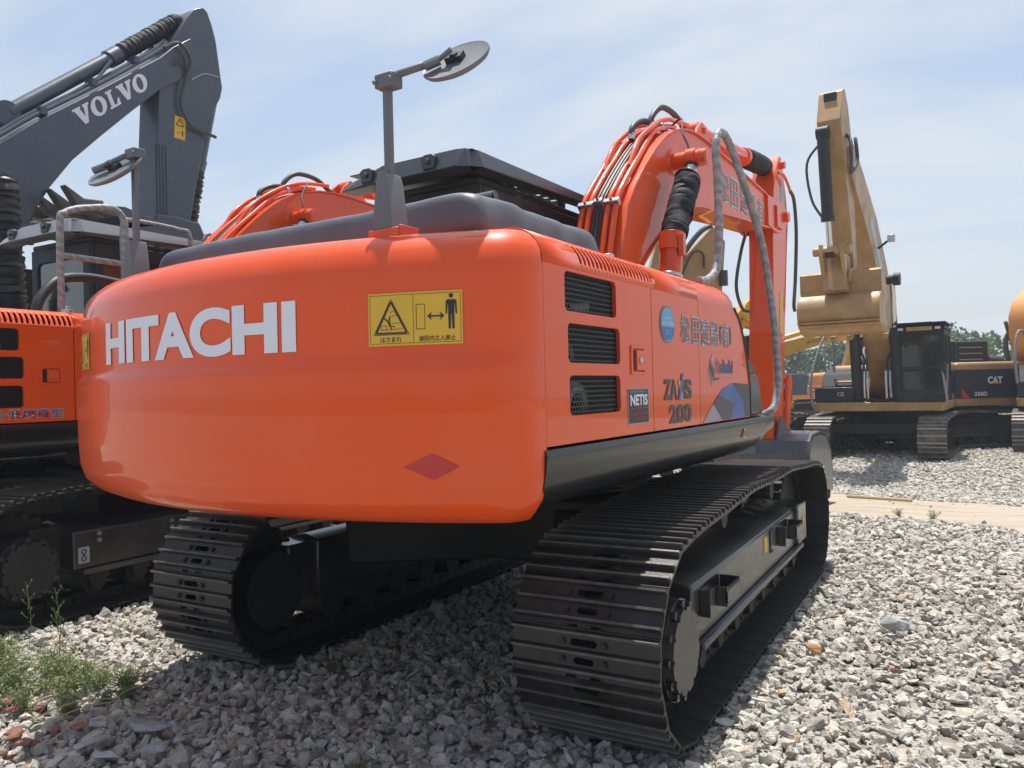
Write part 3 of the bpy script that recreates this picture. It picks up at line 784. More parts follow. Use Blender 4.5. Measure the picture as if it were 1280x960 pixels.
    if main:
        fn1 = lambda x, z: (x, yc - .168 - .003, z); fn2 = lambda x, z: (x, yc - .168 - .0045, z)
        q = MB(); xs = [(3.02, 3.30), (3.34, 3.60), (3.66, 3.95), (3.99, 4.27), (4.33, 4.62)]
        for (a, b2), ch in zip(xs, '松田建設有'):
            sh = lambda x, z: z
            text_fit(q, ch, a, b2, 3.225, 3.545, fn1, M['lgrey2'], .034); text_fit(q, ch, a + .012, b2 - .012, 3.243, 3.527, fn2, M['mgrey'], .0)
        q.build('company_lettering', None, root, smooth=False, fix=False)
    return root

def stick_and_bucket(par, main):
    yc = -.05
    a = MB()
    poly = [(4.87, .62), (4.93, 1.24), (5.06, 2.5), (5.10, 3.05), (5.12, 3.30), (5.20, 3.80), (5.46, 4.20), (5.52, 4.27), (5.62, 4.28), (5.68, 4.20), (5.82, 3.84), (5.90, 3.50), (5.82, 3.20), (5.60, 2.2), (5.42, 1.23), (5.34, .60), (5.22, .50), (4.97, .50)]
    a.prism(poly, yc - .145, yc + .145, 'y'); root = a.build('stick', M['orange'], par, bevel=.008)
    k = MB(); k.cyl((5.58, yc - .2, 4.17), (5.58, yc + .2, 4.17), .05, n=20)
    k.tube(smooth_path([(5.35, yc - .17, 4.02), (5.50, yc - .19, 4.03), (5.70, yc - .19, 3.98), (5.86, yc - .19, 3.90)], 5), .018, 10); k.build('stick_pin', M['orange'], root)
    h = MB(); h.tube(smooth_path([(5.86, yc - .19, 3.90), (6.02, yc - .20, 3.80), (6.10, yc - .20, 3.4), (5.98, yc - .20, 2.8), (5.86, yc - .20, 2.45), (5.90, yc - .2, 2.36)], 6), .022, 10, M['hose']); h.build('stick_hose', None, root)
    h = MB(); h.tube(smooth_path([(5.0, yc + .12, 3.35), (4.80, yc + .16, 3.0), (4.72, yc + .20, 2.6), (4.86, yc + .18, 2.35), (5.02, yc + .15, 2.32)], 6), .020, 10, M['hose']); h.build('stick_hose', None, root)
    if main:
        q = MB()
        poly_on(q, [(5.50, 3.62), (5.74, 3.56), (5.76, 3.90), (5.56, 4.0)], lambda x, z: (x, yc - .145 - .003, z), M['lgrey'])
        poly_on(q, [(5.30, 2.05), (5.46, 2.05), (5.50, 2.55), (5.34, 2.55)], lambda x, z: (x, yc - .145 - .003, z), M['yellow_s'])
        q.build('stick_sticker', None, root, smooth=False, fix=False)
    # bucket cylinder and link
    c = MB(); c.cyl((5.95, yc, 3.55), (5.78, yc, 2.3), .06, n=20, m=M['orange2']); c.cyl((5.78, yc, 2.3), (5.60, yc, 1.50), .035, n=16, m=M['chrome']); c.build('bucket_cylinder', None, par)
    l = MB()
    for s in (-1, 1):
        l.prism([(5.48, 1.46), (5.56, 1.55), (5.66, 1.54), (5.70, 1.44), (5.55, 1.0), (5.42, .72), (5.36, .52), (5.26, .50), (5.24, .60), (5.36, .95)], *sorted((yc + s * .15, yc + s * .19)), 'y')
    l.cyl((5.60, yc - .2, 1.47), (5.60, yc + .2, 1.47), .05, n=16); l.build('bucket_link', M['orange'], par, bevel=.006)
    l2 = MB(); l2.prism([(4.86, .90), (4.84, .42), (4.96, .36), (5.12, .36), (5.12, .90)], yc - .15, yc + .15, 'y', M['orange2'])
    for x in (-.10, -.02, .09): l2.cyl((4.85, yc + x, .47), (4.832, yc + x, .47), .013, n=8, m=M['dark'])
    l2.build('stick_tip', None, root, bevel=.006)
    # bucket, lying mouth down
    outer = [(4.80, .45), (4.76, .62), (4.82, .77), (4.95, .84), (5.35, .86), (5.75, .80), (6.02, .60), (6.12, .30), (6.05, .06)]
    inner = [(x * .0 + px, pz) for x, (px, pz) in [(0, (6.00, .07)), (0, (6.06, .30)), (0, (5.97, .56)), (0, (5.72, .75)), (0, (5.35, .81)), (0, (4.96, .79)), (0, (4.86, .73)), (0, (4.81, .61)), (0, (4.85, .46))]]
    b = MB(); b.prism(outer + inner, -.62, .50, 'y')
    for y0 in (-.62, .475):
        b.prism([(4.80, .45), (4.76, .62), (4.82, .77), (4.95, .84), (5.35, .86), (5.75, .80), (6.02, .60), (6.12, .30), (6.05, .06), (5.75, .12), (5.45, .30), (5.15, .42)], y0, y0 + .025, 'y')
    bu = b.build('bucket', M['bucket'], par, bevel=.012)
    e = MB()
    for y0 in (-.27, .13):
        e.prism([(4.72, .40), (4.84, .84), (4.98, 1.02), (5.04, 1.05), (5.10, 1.0), (5.25, .90), (5.60, .845), (5.2, .60), (4.9, .36)], y0, y0 + .035, 'y')
    e.build('bucket_ear', M['bucket'], bu, bevel=.008)
    for k in range(5):
        t = MB(); y = -.55 + k * .245; t.prism([(6.02, .10), (6.10, .12), (6.06, -.02), (6.0, -.10 + .06)], y - .04, y + .04, 'y', M['brown']); t.build('bucket_tooth', None, bu, bevel=.005)

M['orange2'] = mat('orange_pipe_paint', (.74, .076, .006), .34, coat=.5, coat_rough=.06, spec=.3, var=.05, vscale=4, bump=.0005, bscale=15)

def cab(par, sunlit_roof=False):
    x0, x1, y0, y1, z0, z1 = -.22, 1.42, .42, 1.36, 1.24, 2.84
    a = MB()
    def wall(axis, h, outer, holes, th=.05):
        a.holed(outer, holes, h, h + th, axis)
    wall('x', x0, [(y0, z0), (y1, z0), (y1, z1), (y0, z1)], [rrect(y0 + .10, y1 - .10, 2.0, z1 - .14, .06)])
    wall('x', x1 - .05, [(y0, z0), (y1, z0), (y1, z1), (y0, z1)], [rrect(y0 + .07, y1 - .07, 1.5, z1 - .12, .06)])
    wall('y', y0, [(x0 + .051, z0), (x1 - .051, z0), (x1 - .051, z1), (x0 + .051, z1)], [rrect(x0 + .14, x0 + .80, 1.95, z1 - .14, .07), rrect(x0 + .86, x1 - .10, 1.7, z1 - .14, .07)])
    wall('y', y1 - .05, [(x0 + .051, z0), (x1 - .051, z0), (x1 - .051, z1), (x0 + .051, z1)], [rrect(x0 + .14, x0 + .74, 1.8, z1 - .14, .07), rrect(x0 + .82, x1 - .10, 1.5, z1 - .14, .07)])
    a.box(x0 + .01, x1 - .01, y0 + .01, y1 - .01, z1, z1 + .05)
    root = a.build('cab', M['cblack'], par, bevel=.012)
    g = MB()
    g.box(x0 + .018, x0 + .024, y0 + .08, y1 - .08, 1.98, z1 - .12); g.box(x1 - .03, x1 - .024, y0 + .05, y1 - .05, 1.46, z1 - .1)
    g.box(x0 + .12, x1 - .08, y0 + .018, y0 + .024, 1.68, z1 - .12); g.box(x0 + .12, x1 - .08, y1 - .03, y1 - .024, 1.48, z1 - .12)
    g.build('cab_window', M['glass'], root)
    s = MB(); s.box(.35, .85, .66, 1.14, 1.5, 1.7); s.box(.30, .44, .68, 1.12, 1.7, 2.35); s.box(.30, .40, .76, 1.04, 2.37, 2.58); s.build('seat', M['rubber'], root, bevel=.05, seg=3)
    # folded plate guard above the roof
    gx0, gx1, gy0, gy1, gz = -.46, 1.30, .33, 1.40, 3.00
    m = M['guard'] if not sunlit_roof else M['guard_sunlit']
    p = MB()
    holes = []
    for gxa in (.30, .42, .54, .86, .98, 1.10): holes.append([(gxa, gy0 + .07), (gxa + .055, gy0 + .07), (gxa + .055, gy0 + .30), (gxa, gy0 + .30)])
    p.holed([(gx0 + .04, gy0 + .0), (gx1 - .12, gy0), (gx1 - .02, gy0 + .22), (gx1 - .02, gy1 - .22), (gx1 - .12, gy1), (gx0 + .04, gy1)], holes, gz - .008, gz, 'z')
    r = MB()
    def strip(P, Q, th=.006):
        r.add([P[0], P[1], Q[1], Q[0]], [(0, 1, 2, 3)])
    # rear and right folded skirts, chamfered at the corner
    top = [(gx1 - .12, gy0, gz), (gx0 + .10, gy0, gz), (gx0 + .02, gy0 + .04, gz), (gx0, gy0 + .10, gz), (gx0, gy1 - .35, gz), (gx0 + .01, gy1 - .02, gz - .075)]
    low = [(gx1 + .02, gy0 - .01, gz - .055), (gx0 + .12, gy0 - .03, gz - .11), (gx0 - .0, gy0 - .0, gz - .125), (gx0 - .045, gy0 + .08, gz - .12), (gx0 - .045, gy1 - .20, gz - .12), (gx0 - .03, gy1 + .02, gz - .13)]
    for i in range(len(top) - 1): r.add([top[i], top[i + 1], low[i + 1], low[i]], [(0, 1, 2, 3)])
    r.add([low[0], low[1], (gx0 + .12, gy0 + .08, gz - .12), (gx1 - .02, gy0 + .08, gz - .07)], [(0, 1, 2, 3)])
    r.add([low[2], low[3], low[4], low[5], (gx0 + .10, gy1, gz - .135), (gx0 + .10, gy0 + .05, gz - .13)], [(0, 1, 2, 3, 4, 5)])
    o = p.build('roof_guard', m, root, bevel=.002, seg=1, smooth=False)
    k = r.build('guard_skirt', m, o, smooth=False); q = k.modifiers.new('s', 'SOLIDIFY'); q.thickness = .005; q.offset = 0
    for y in (.62, 1.16):
        b = MB(); b.prism([(y - .045, gz - .105), (y + .045, gz - .105), (y + .06, gz - .03), (y + .03, gz - .012), (y - .03, gz - .012), (y - .06, gz - .03)], gx0 - .055, gx0 - .02, 'x'); b.cyl((gx0 - .075, y, gz - .06), (gx0 - .05, y, gz - .06), .018, n=10); b.build('guard_bracket', M['guard'], o, bevel=.004)
    for x, y in ((-.30, .5), (1.1, .5), (-.3, 1.25), (1.1, 1.25)): b = MB(); b.box(x, x + .05, y, y + .05, z1 + .05, gz - .008); b.build('guard_leg', M['guard'], o, bevel=.004)
    return root

def upper_body(par, main):
    rear_gear(par) if main else None
    main_body(par, main)

def main_body(par, main):
    counter = counterweight(par)
    side_panels(par, main)
    # deck, hidden structure
    d = MB()
    d.box(-2.31, .0, -1.05, 1.15, 1.05, 1.95); d.box(-2.30, .55, -1.16, 1.20, 1.04, 1.236); d.box(.55, 1.45, .40, 1.20, 1.04, 1.236); d.box(-.6, .07, -1.18, -.80, 1.2, 1.84); d.box(-2.25, -.9, -.84, 1.15, 1.9, 1.992)
    d.cyl((0, 0, .84), (0, 0, 1.04), .62, n=48)
    d.box(.0, 1.2, -.26, .16, 1.2, 1.6); 
    d.build('main_frame', M['dark'], par)
    # things behind the vents
    e = MB()
    e.tube(smooth_path([(-2.04, -1.15, 1.35), (-1.98, -1.16, 1.43), (-1.90, -1.16, 1.43), (-1.86, -1.15, 1.36)], 5), .030, 14)
    e.tube(smooth_path([(-2.1, -1.15, 1.55), (-2.04, -1.16, 1.60), (-1.95, -1.15, 1.60), (-1.90, -1.14, 1.55)], 5), .011, 10)
    e.cyl((-1.88, -1.12, 1.745), (-1.82, -1.17, 1.75), .022, n=14)
    e.build('engine_pipe', M['pipe'], par)
    # black side rail under the doors
    s = MB()
    rows = []
    for x, k in ((-2.33, 0), (-2.0, 0), (-.8, 0), (.2, 0), (.40, .12), (.52, .4), (.60, .8)):
        zb = 1.035 + .14 * k; cs = [(-1.245, 1.241), (-1.262, 1.236), (-1.268, 1.215), (-1.262, 1.16), (-1.255, 1.125 + .05 * k), (-1.235, 1.07 + .12 * k), (-1.18, zb), (-1.10, zb - .005), (-1.05, zb), (-1.05, 1.241)]
        rows.append([(x, y, z) for y, z in cs])
    s.rings(rows); sk = s.build('side_rail', M['black'], par, angle=50)
    q = MB(); poly_on(q, rrect(-.085, -.045, 1.13, 1.185, .004), lambda x, z: side(x, z, .010), M['yellow_s']); poly_on(q, rrect(-.075, -.055, 1.14, 1.175, .008), lambda x, z: side(x, z, .0112), M['ink']); q.build('rail_label', None, sk, smooth=False, fix=False)
    # black tool box in front of the tank
    t = MB()
    t.prism([(.092, 1.25), (.092, 1.50), (.30, 1.50), (.36, 1.46), (.43, 1.30), (.445, 1.25)], -1.245, -.60, 'y')
    tb = t.build('tool_box', M['black'], par, bevel=.02, seg=3)
    t = MB(); t.prism([(-.05, 1.50), (-.06, 1.60), (.02, 1.615), (.14, 1.595), (.26, 1.555), (.33, 1.52), (.33, 1.506)], -1.235, -.60, 'y'); t.build('tool_box_lid', M['black'], tb, bevel=.015, seg=3)
    cab(par, not main)
    # boom foot, front deck parts
    f = MB()
    for y in (-.30, .16): f.prism([(-.3, 1.2), (.0, 1.9), (.45, 1.95), (.75, 1.2)], y, y + .05, 'y')
    f.build('boom_foot', M['orange'], par, bevel=.01)
    # left side plating
    l = MB(); l.box(-2.31, -.25, 1.18, 1.26, 1.24, 1.93); l.build('left_side_panel', M['orange'], par, bevel=.05, seg=4)
    l = MB(); l.box(-2.31, 1.4, 1.205, 1.25, 1.04, 1.235); l.build('side_rail', M['black'], par, bevel=.02, seg=3)
    boom(par, main); stick_and_bucket(par, main)

def rear_gear(par):
    # grey padded cover over the engine hood
    c = MB(); rows = []
    Zs = [(1.97, 0), (2.05, .0), (2.11, .006), (2.145, .018), (2.165, .04), (2.176, .08), (2.180, .16), (2.180, .3), (2.180, .47)]
    xa, xb, ya, yb = -2.235, -1.16, -.955, 1.02
    def ring(z, i):
        r = .085; pts = []
        for cx, cy, a0 in ((xb - r, yb - r, 0), (xa + r, yb - r, 90), (xa + r, ya + r, 180), (xb - r, ya + r, 270)):
            for k in range(7):
                a = math.radians(a0 + 15 * k); px, py = cx + r * math.cos(a), cy + r * math.sin(a)
                f = 1 if px < -1.5 else 1 + .5 * (z - 2.0) / .18
                ex = i * (2.2 if px > -1.5 else 1); ey = i * (1.6 if py > 0 else .8)
                qx = px + (-ex if px > (xa + xb) / 2 else i * .7); qy = py + (-ey if py > 0 else ey)
                pts.append((qx, qy, z + .004 * math.sin(9 * py + 2) * (z > 2.1) + (.014 * math.exp(-((py - .42) / .05) ** 2) + .016 * math.exp(-((py + .30) / .09) ** 2)) * (z > 2.1)))
        return pts
    rr = [ring(z, i) for z, i in Zs]
    # densify the straight sides
    def dens(r):
        out = []
        for k in range(len(r)):
            a, b = Vector(r[k]), Vector(r[(k + 1) % len(r)]); n = max(1, int((b - a).length / .07))
            out.append((a, b, n))
        return out
    cnt = [d_[2] for d_ in dens(rr[0])]; R2 = []
    wn = random.Random(3)
    ph = [wn.uniform(0, 6) for _ in range(200)]
    for li, r in enumerate(rr):
        o = []; idx = 0
        for k in range(len(r)):
            a, b = Vector(r[k]), Vector(r[(k + 1) % len(r)])
            for j in range(cnt[k]):
                p = a.lerp(b, j / cnt[k]); w = .010 * math.sin(p.x * 31 + 1.3 * math.sin(p.x * 11)) * (p.y < 0) * (1 if 1 <= li <= 4 else .3) + .004 * math.sin(p.y * 23)
                p.y -= w * (p.y < -.5); p.x -= .5 * w * (p.x < -2); p.z += .3 * w; 
                if p.x < -1.9: p.z += .004 * math.sin(5 * p.y) * (li > 2)
                o.append(tuple(p)); idx += 1
        R2.append(o)
    c.rings(R2)
    cv = c.build('padded_hood_cover', M['tarp'], par, angle=75)
    q = cv.modifiers.new('ss', 'SUBSURF'); q.levels = 1; q.render_levels = 1
    # silencer housing and outlet
    m = MB(); m.prism([(-1.12, 2.03), (-1.08, 2.33), (-1.0, 2.41), (-.90, 2.43), (-.42, 2.43), (-.34, 2.38), (-.30, 2.03)], -.30, .60, 'y', M['guard'])
    mo = m.build('silencer_housing', None, par, bevel=.05, seg=4)
    m = MB(); m.cyl((-1.10, .02, 2.44), (-1.06, -.26, 2.455), .050, n=28, m=M['guard'])
    m.cyl((-1.06, -.26, 2.455), (-1.059, -.263, 2.4555), .044, n=28, m=M['ink']); m.build('exhaust_outlet', None, mo)

def undercarriage(par, rz, main=True):
    r = crawler(par, -1.10, -1, main); l = crawler(par, 1.10, 1, main)
    for o in (r, l):
        o.rotation_euler = (0, 0, rz)
        if not main: o.location = (-.15, 0, -.06)
    x = MB()
    x.cyl((0, 0, .44), (0, 0, .84), .55, n=40); 
    for sx in (-1, 1):
        for sy in (-1, 1):
            x.prism([(sx * .15, sy * .30), (sx * .55, sy * .20), (sx * 1.05, sy * .92), (sx * .55, sy * .92)] if sx * sy > 0 else list(reversed([(sx * .15, sy * .30), (sx * .55, sy * .20), (sx * 1.05, sy * .92), (sx * .55, sy * .92)])), .40, .74, 'z')
    x.box(-.60, .60, -.55, .55, .42, .80)
    o = x.build('track_cross_frame', M['dark'], par, bevel=.02); o.rotation_euler = (0, 0, rz)
    return r, l, o

M['guard_sunlit'] = mat('sunlit_guard_paint', (.30, .31, .33), .4, var=.06)  # sunlight on the neighbour's roof guard put into a paler grey

def orange_excavator(name, label, loc, rz, swing, main):
    root = empty(name, loc, rz, label, 'excavator', 'orange excavators parked side by side')
    undercarriage(root, -swing, main)
    upper_body(root, main)
    return root

main = orange_excavator('excavator', 'glossy orange excavator in the foreground, largest in the photo, two round mirrors on top', (0, 0, 0), YAW, YAW, True)
def kids(o, n): return [c for c in o.children if c.name.split('.')[0] == n]
cw = kids(main, 'counterweight')[0]
# maker's name on the counterweight
q = MB(); fn = lambda u, v: rear(u, v, .003)
a0 = -.660; a1 = .524
text_fit(q, 'HITACHI', a0, a1, 1.583, 1.760, fn, M['white'], .046, sub=.06)
q.build('name_lettering', None, cw, smooth=False, fix=False)
warning_sign(cw, .800, 1.119, 1.590, 1.761)
warning_sign(cw, -1.22, -.945, 1.580, 1.742)
q = MB(); poly_on(q, [(1.026, 1.242), (1.112, 1.201), (1.026, 1.158), (.926, 1.200)], lambda u, v: rear(u, v, .003), M['red']); q.build('red_diamond', None, cw, smooth=False, fix=False)

# round mirrors on posts
mirror_post(main, (-2.46, -.735, 1.992), (-2.335, -.945, 2.592), (-.72, -.06, .68), (.085, -.155, .07), h=.53, rdisc=.127)
mirror_post(main, (-2.31, 1.01, 1.992), (-2.36, 1.085, 2.555), (-.683, -.051, .728), (-.10, .165, -.065), h=.63, rdisc=.145)

# wrapped handrails
def rail(par, pts, r=.021, ext=None, n=8):
    m = MB(); path = smooth_path(pts, n); rd = random.Random(2)
    m.tube(path, [r * (1 + rd.uniform(-.07, .07)) for _ in path], 12); 
    if ext:
        for e in ext: m.tube(e, r * .92, 12)
    return m.build('wrapped_handrail', M['wrap'], par)
rail(main, [(-.30, -1.10, 2.02), (-.17, -1.11, 2.04), (-.06, -1.13, 2.12), (-.035, -1.14, 2.3), (-.07, -1.15, 2.65), (-.085, -1.15, 2.80), (-.04, -1.15, 2.90), (.05, -1.15, 2.93), (.16, -1.15, 2.91), (.28, -1.18, 2.75), (.46, -1.20, 2.55), (.58, -1.23, 2.32), (.66, -1.25, 2.02), (.675, -1.27, 1.78), (.645, -1.29, 1.48), (.60, -1.285, 1.35), (.545, -1.27, 1.27), (.53, -1.20, 1.235)], .0235)

nb = orange_excavator('excavator', 'orange excavator at the left edge, parked left of the foreground one', (-.13, 4.13, .06), 0, 0, False)
rail(nb, [(-1.33, -1.02, 2.0), (-1.33, -1.02, 2.62), (-1.30, -1.02, 2.70), (-1.22, -1.02, 2.745), (-1.05, -1.02, 2.79), (-.92, -1.02, 2.80), (-.85, -1.02, 2.74), (-.835, -1.02, 2.62), (-.83, -1.02, 2.0)], .024,
     [[(-1.33, -1.02, 2.40), (-.83, -1.02, 2.40)]])
rail(nb, [(-.1, .1, 2.4), (-.1, .1, 2.95), (.0, .1, 3.02), (.5, .1, 3.02), (.62, .1, 2.95), (.63, .1, 2.4)], .021)
rail(nb, [(.9, .3, 2.3), (.95, .3, 3.0), (1.1, .3, 3.07), (1.5, .3, 3.07), (1.6, .3, 3.0), (1.6, .3, 2.4)], .021)
t = MB(); t.tube(smooth_path([(-1.45, -.9, 1.95), (-1.40, -.88, 2.10), (-1.25, -.85, 2.25), (-1.0, -.8, 2.30), (-.7, -.8, 2.28)], 6), .035, 12); t.build('hood_hose', M['rubber'], nb)
for trk in kids(nb, 'crawler_track'):
    pass
q = MB(); 
poly_on(q, rrect(-1.27, -1.19, .34, .45, .01), lambda x, z: (x, -1.3045, z), M['lgrey'])
q.tube([(-1.23 + .016 * math.sin(t), -1.3055, .395 + .038 * math.cos(t * .5)) for t in [k * 4 * PI / 30 for k in range(31)]], .004, 6, M['navy'])
q.build('tie_down_sticker', None, kids(nb, 'crawler_track')[0], smooth=False)
q = MB()
for x in (-1.12, -.55):
    for z in (.48, .525): q.cyl((x, -1.30, z), (x, -1.312, z), .016, n=8, m=M['steel'])
q.build('frame_bolt', None, kids(nb, 'crawler_track')[0])
q = MB(); poly_on(q, [(-.62 - .05 + .1, .52), (-.52, .52), (-.52, .60), (-.57, .60)], lambda x, z: (x, .8985, z), M['navy']); poly_on(q, [(-.555, .535), (-.535, .535), (-.535, .585), (-.555, .575)], lambda x, z: (x, .8975, z), M['lgrey']); q.build('blue_label', None, kids(main, 'crawler_track')[1], smooth=False, fix=False)

# ------------------------------------------------------------------ other excavators
def simple_crawler(par, yc, xs, R, zc, w, m, side_out):
    pts = track_path(xs, R, zc, .05); n = int(2 * (2 * xs + PI * R) / .21 / 2) ; pos, pitch = resample(pts, n)
    outer = []; inner = []
    cx = 0; cen = zc
    for k in range(n):
        a = pos[k]; b = pos[(k + 1) % n]; dx, dz = b[0] - a[0], b[1] - a[1]; L_ = math.hypot(dx, dz); dx /= L_; dz /= L_; nx, nz = dz, -dx
        for t, h in ((.02, 0), (.06, .03), (.14, .03), (.18, .002), (.42, .002), (.46, .026), (.54, .026), (.58, .002), (.82, .002), (.86, .03), (.94, .03), (.97, -.012)):
            outer.append((a[0] + dx * L_ * t + nx * h, a[1] + dz * L_ * t + nz * h))
        inner.append((a[0] - nx * .06, a[1] - nz * .06))
    mb = MB(); mb.holed(outer, [inner], yc - w / 2, yc + w / 2, 'y', m); mb.mi(M['tip']); st_ = len(mb.f) - len(outer) - len(inner)
    for i in range(len(outer)):
        if i % 12 in (1, 5, 9): mb.m[st_ + i] = 1
    root = mb.build('crawler_track', None, par, smooth=False)
    f = MB(); o = side_out
    f.prism([(yc + o * a, z) for a, z in ((.12, .30), (.12, zc + .12), (-.05, zc + .24), (-.2, zc + .2), (-.2, .30))], -xs + .3, xs - .35, 'x')
    f.build('track_frame', M['frame'], root, bevel=.01)
    s = MB(); s.cyl((-xs, yc - .12, zc), (-xs, yc + .13, zc), R * .74, n=28); s.build('sprocket', M['dark'], root, bevel=.02)
    s = MB(); s.cyl((xs, yc - .07, zc), (xs, yc + .07, zc), R * .80, n=28); s.cyl((xs, yc - .14, zc), (xs, yc + .14, zc), R * .3, n=20); s.build('idler', M['dark'], root, bevel=.01)
    for i in range(7):
        x = -xs + .45 + i * (2 * xs - .9) / 6; r = MB(); r.cyl((x, yc - .13, .2), (x, yc + .13, .2), .09, n=16); r.build('track_roller', M['dark'], root)
    return root

def bucket_mesh(par, hinge, w, yc, ang, m, mirror=False, s=1., teeth=5, P=None):
    P = P or [(0, .05), (.22, .04), (.4, -.02), (.58, -.13), (.7, -.28), (.78, -.46), (.80, -.65), (.77, -.87), (.68, -1.05), (.55, -1.17), (.38, -1.24), (.15, -1.29), (-.1, -1.30), (-.45, -1.25)]
    I = [(x * .955 - .01, z * .965 - .01) for x, z in P]
    c, sn = math.cos(ang), math.sin(ang); mx = -1 if mirror else 1
    T = lambda p: (hinge[0] + s * (mx * p[0] * c - p[1] * sn), hinge[1] + s * (mx * p[0] * sn + p[1] * c))
    b = MB(); b.prism([T(p) for p in P] + [T(p) for p in reversed(I)], yc - w / 2, yc + w / 2, 'y')
    for y in (yc - w / 2 - .02, yc + w / 2): b.prism([T(p) for p in P + [(-.30, -.85), (-.18, -.4), (-.1, -.05)]], y, y + .025, 'y')
    o = b.build('bucket', m, par, bevel=.01)
    e = MB()
    for y in (yc - .24, yc + .20): e.prism([T(p) for p in [(-.1, -.08), (-.1, .12), (.0, .22), (.12, .18), (.5, .12), (.62, -.12), (.3, -.1)]], y, y + .04, 'y')
    e.build('bucket_ear', m, o, bevel=.008)
    for k in range(teeth):
        y = yc - w / 2 + .08 + k * (w - .16) / (teeth - 1); t = MB(); t.prism([T(p) for p in [(-.40, -1.22), (-.40, -1.32), (-.60, -1.27), (-.72, -1.20)]], y - .05, y + .05, 'y'); t.build('bucket_tooth', m, o, bevel=.008)
    return o

def cyl_obj(par, name, p0, p1, p2, r, m, rod=None, y=0.):
    a = MB(); a.cyl((p0[0], y, p0[1]), (p1[0], y, p1[1]), r, n=20, m=m); a.cyl((p0[0], y - r, p0[1]), (p0[0], y + r, p0[1]), r * 1.1, n=16, m=m)
    d = (Vector(p1) - Vector(p0)).normalized(); e = Vector(p1) - d * .12
    a.cyl((e[0], y, e[1]), (p1[0], y, p1[1]), r * 1.15, n=20, m=m)
    o = a.build(name, None, par, bevel=.005)
    if p2:
        c = MB(); c.cyl((p1[0], y, p1[1]), (p2[0], y, p2[1]), r * .5, n=16, m=rod or M['chrome']); c.cyl((p2[0], y - r * .8, p2[1]), (p2[0], y + r * .8, p2[1]), r * .9, n=16, m=m); c.build('cylinder_rod', None, o)
    return o

def flanged(par, name, poly, yc, hw, m, bev=.012):
    b = MB(); b.prism(poly, yc - hw, yc + hw, 'y'); return b.build(name, m, par, bevel=bev)

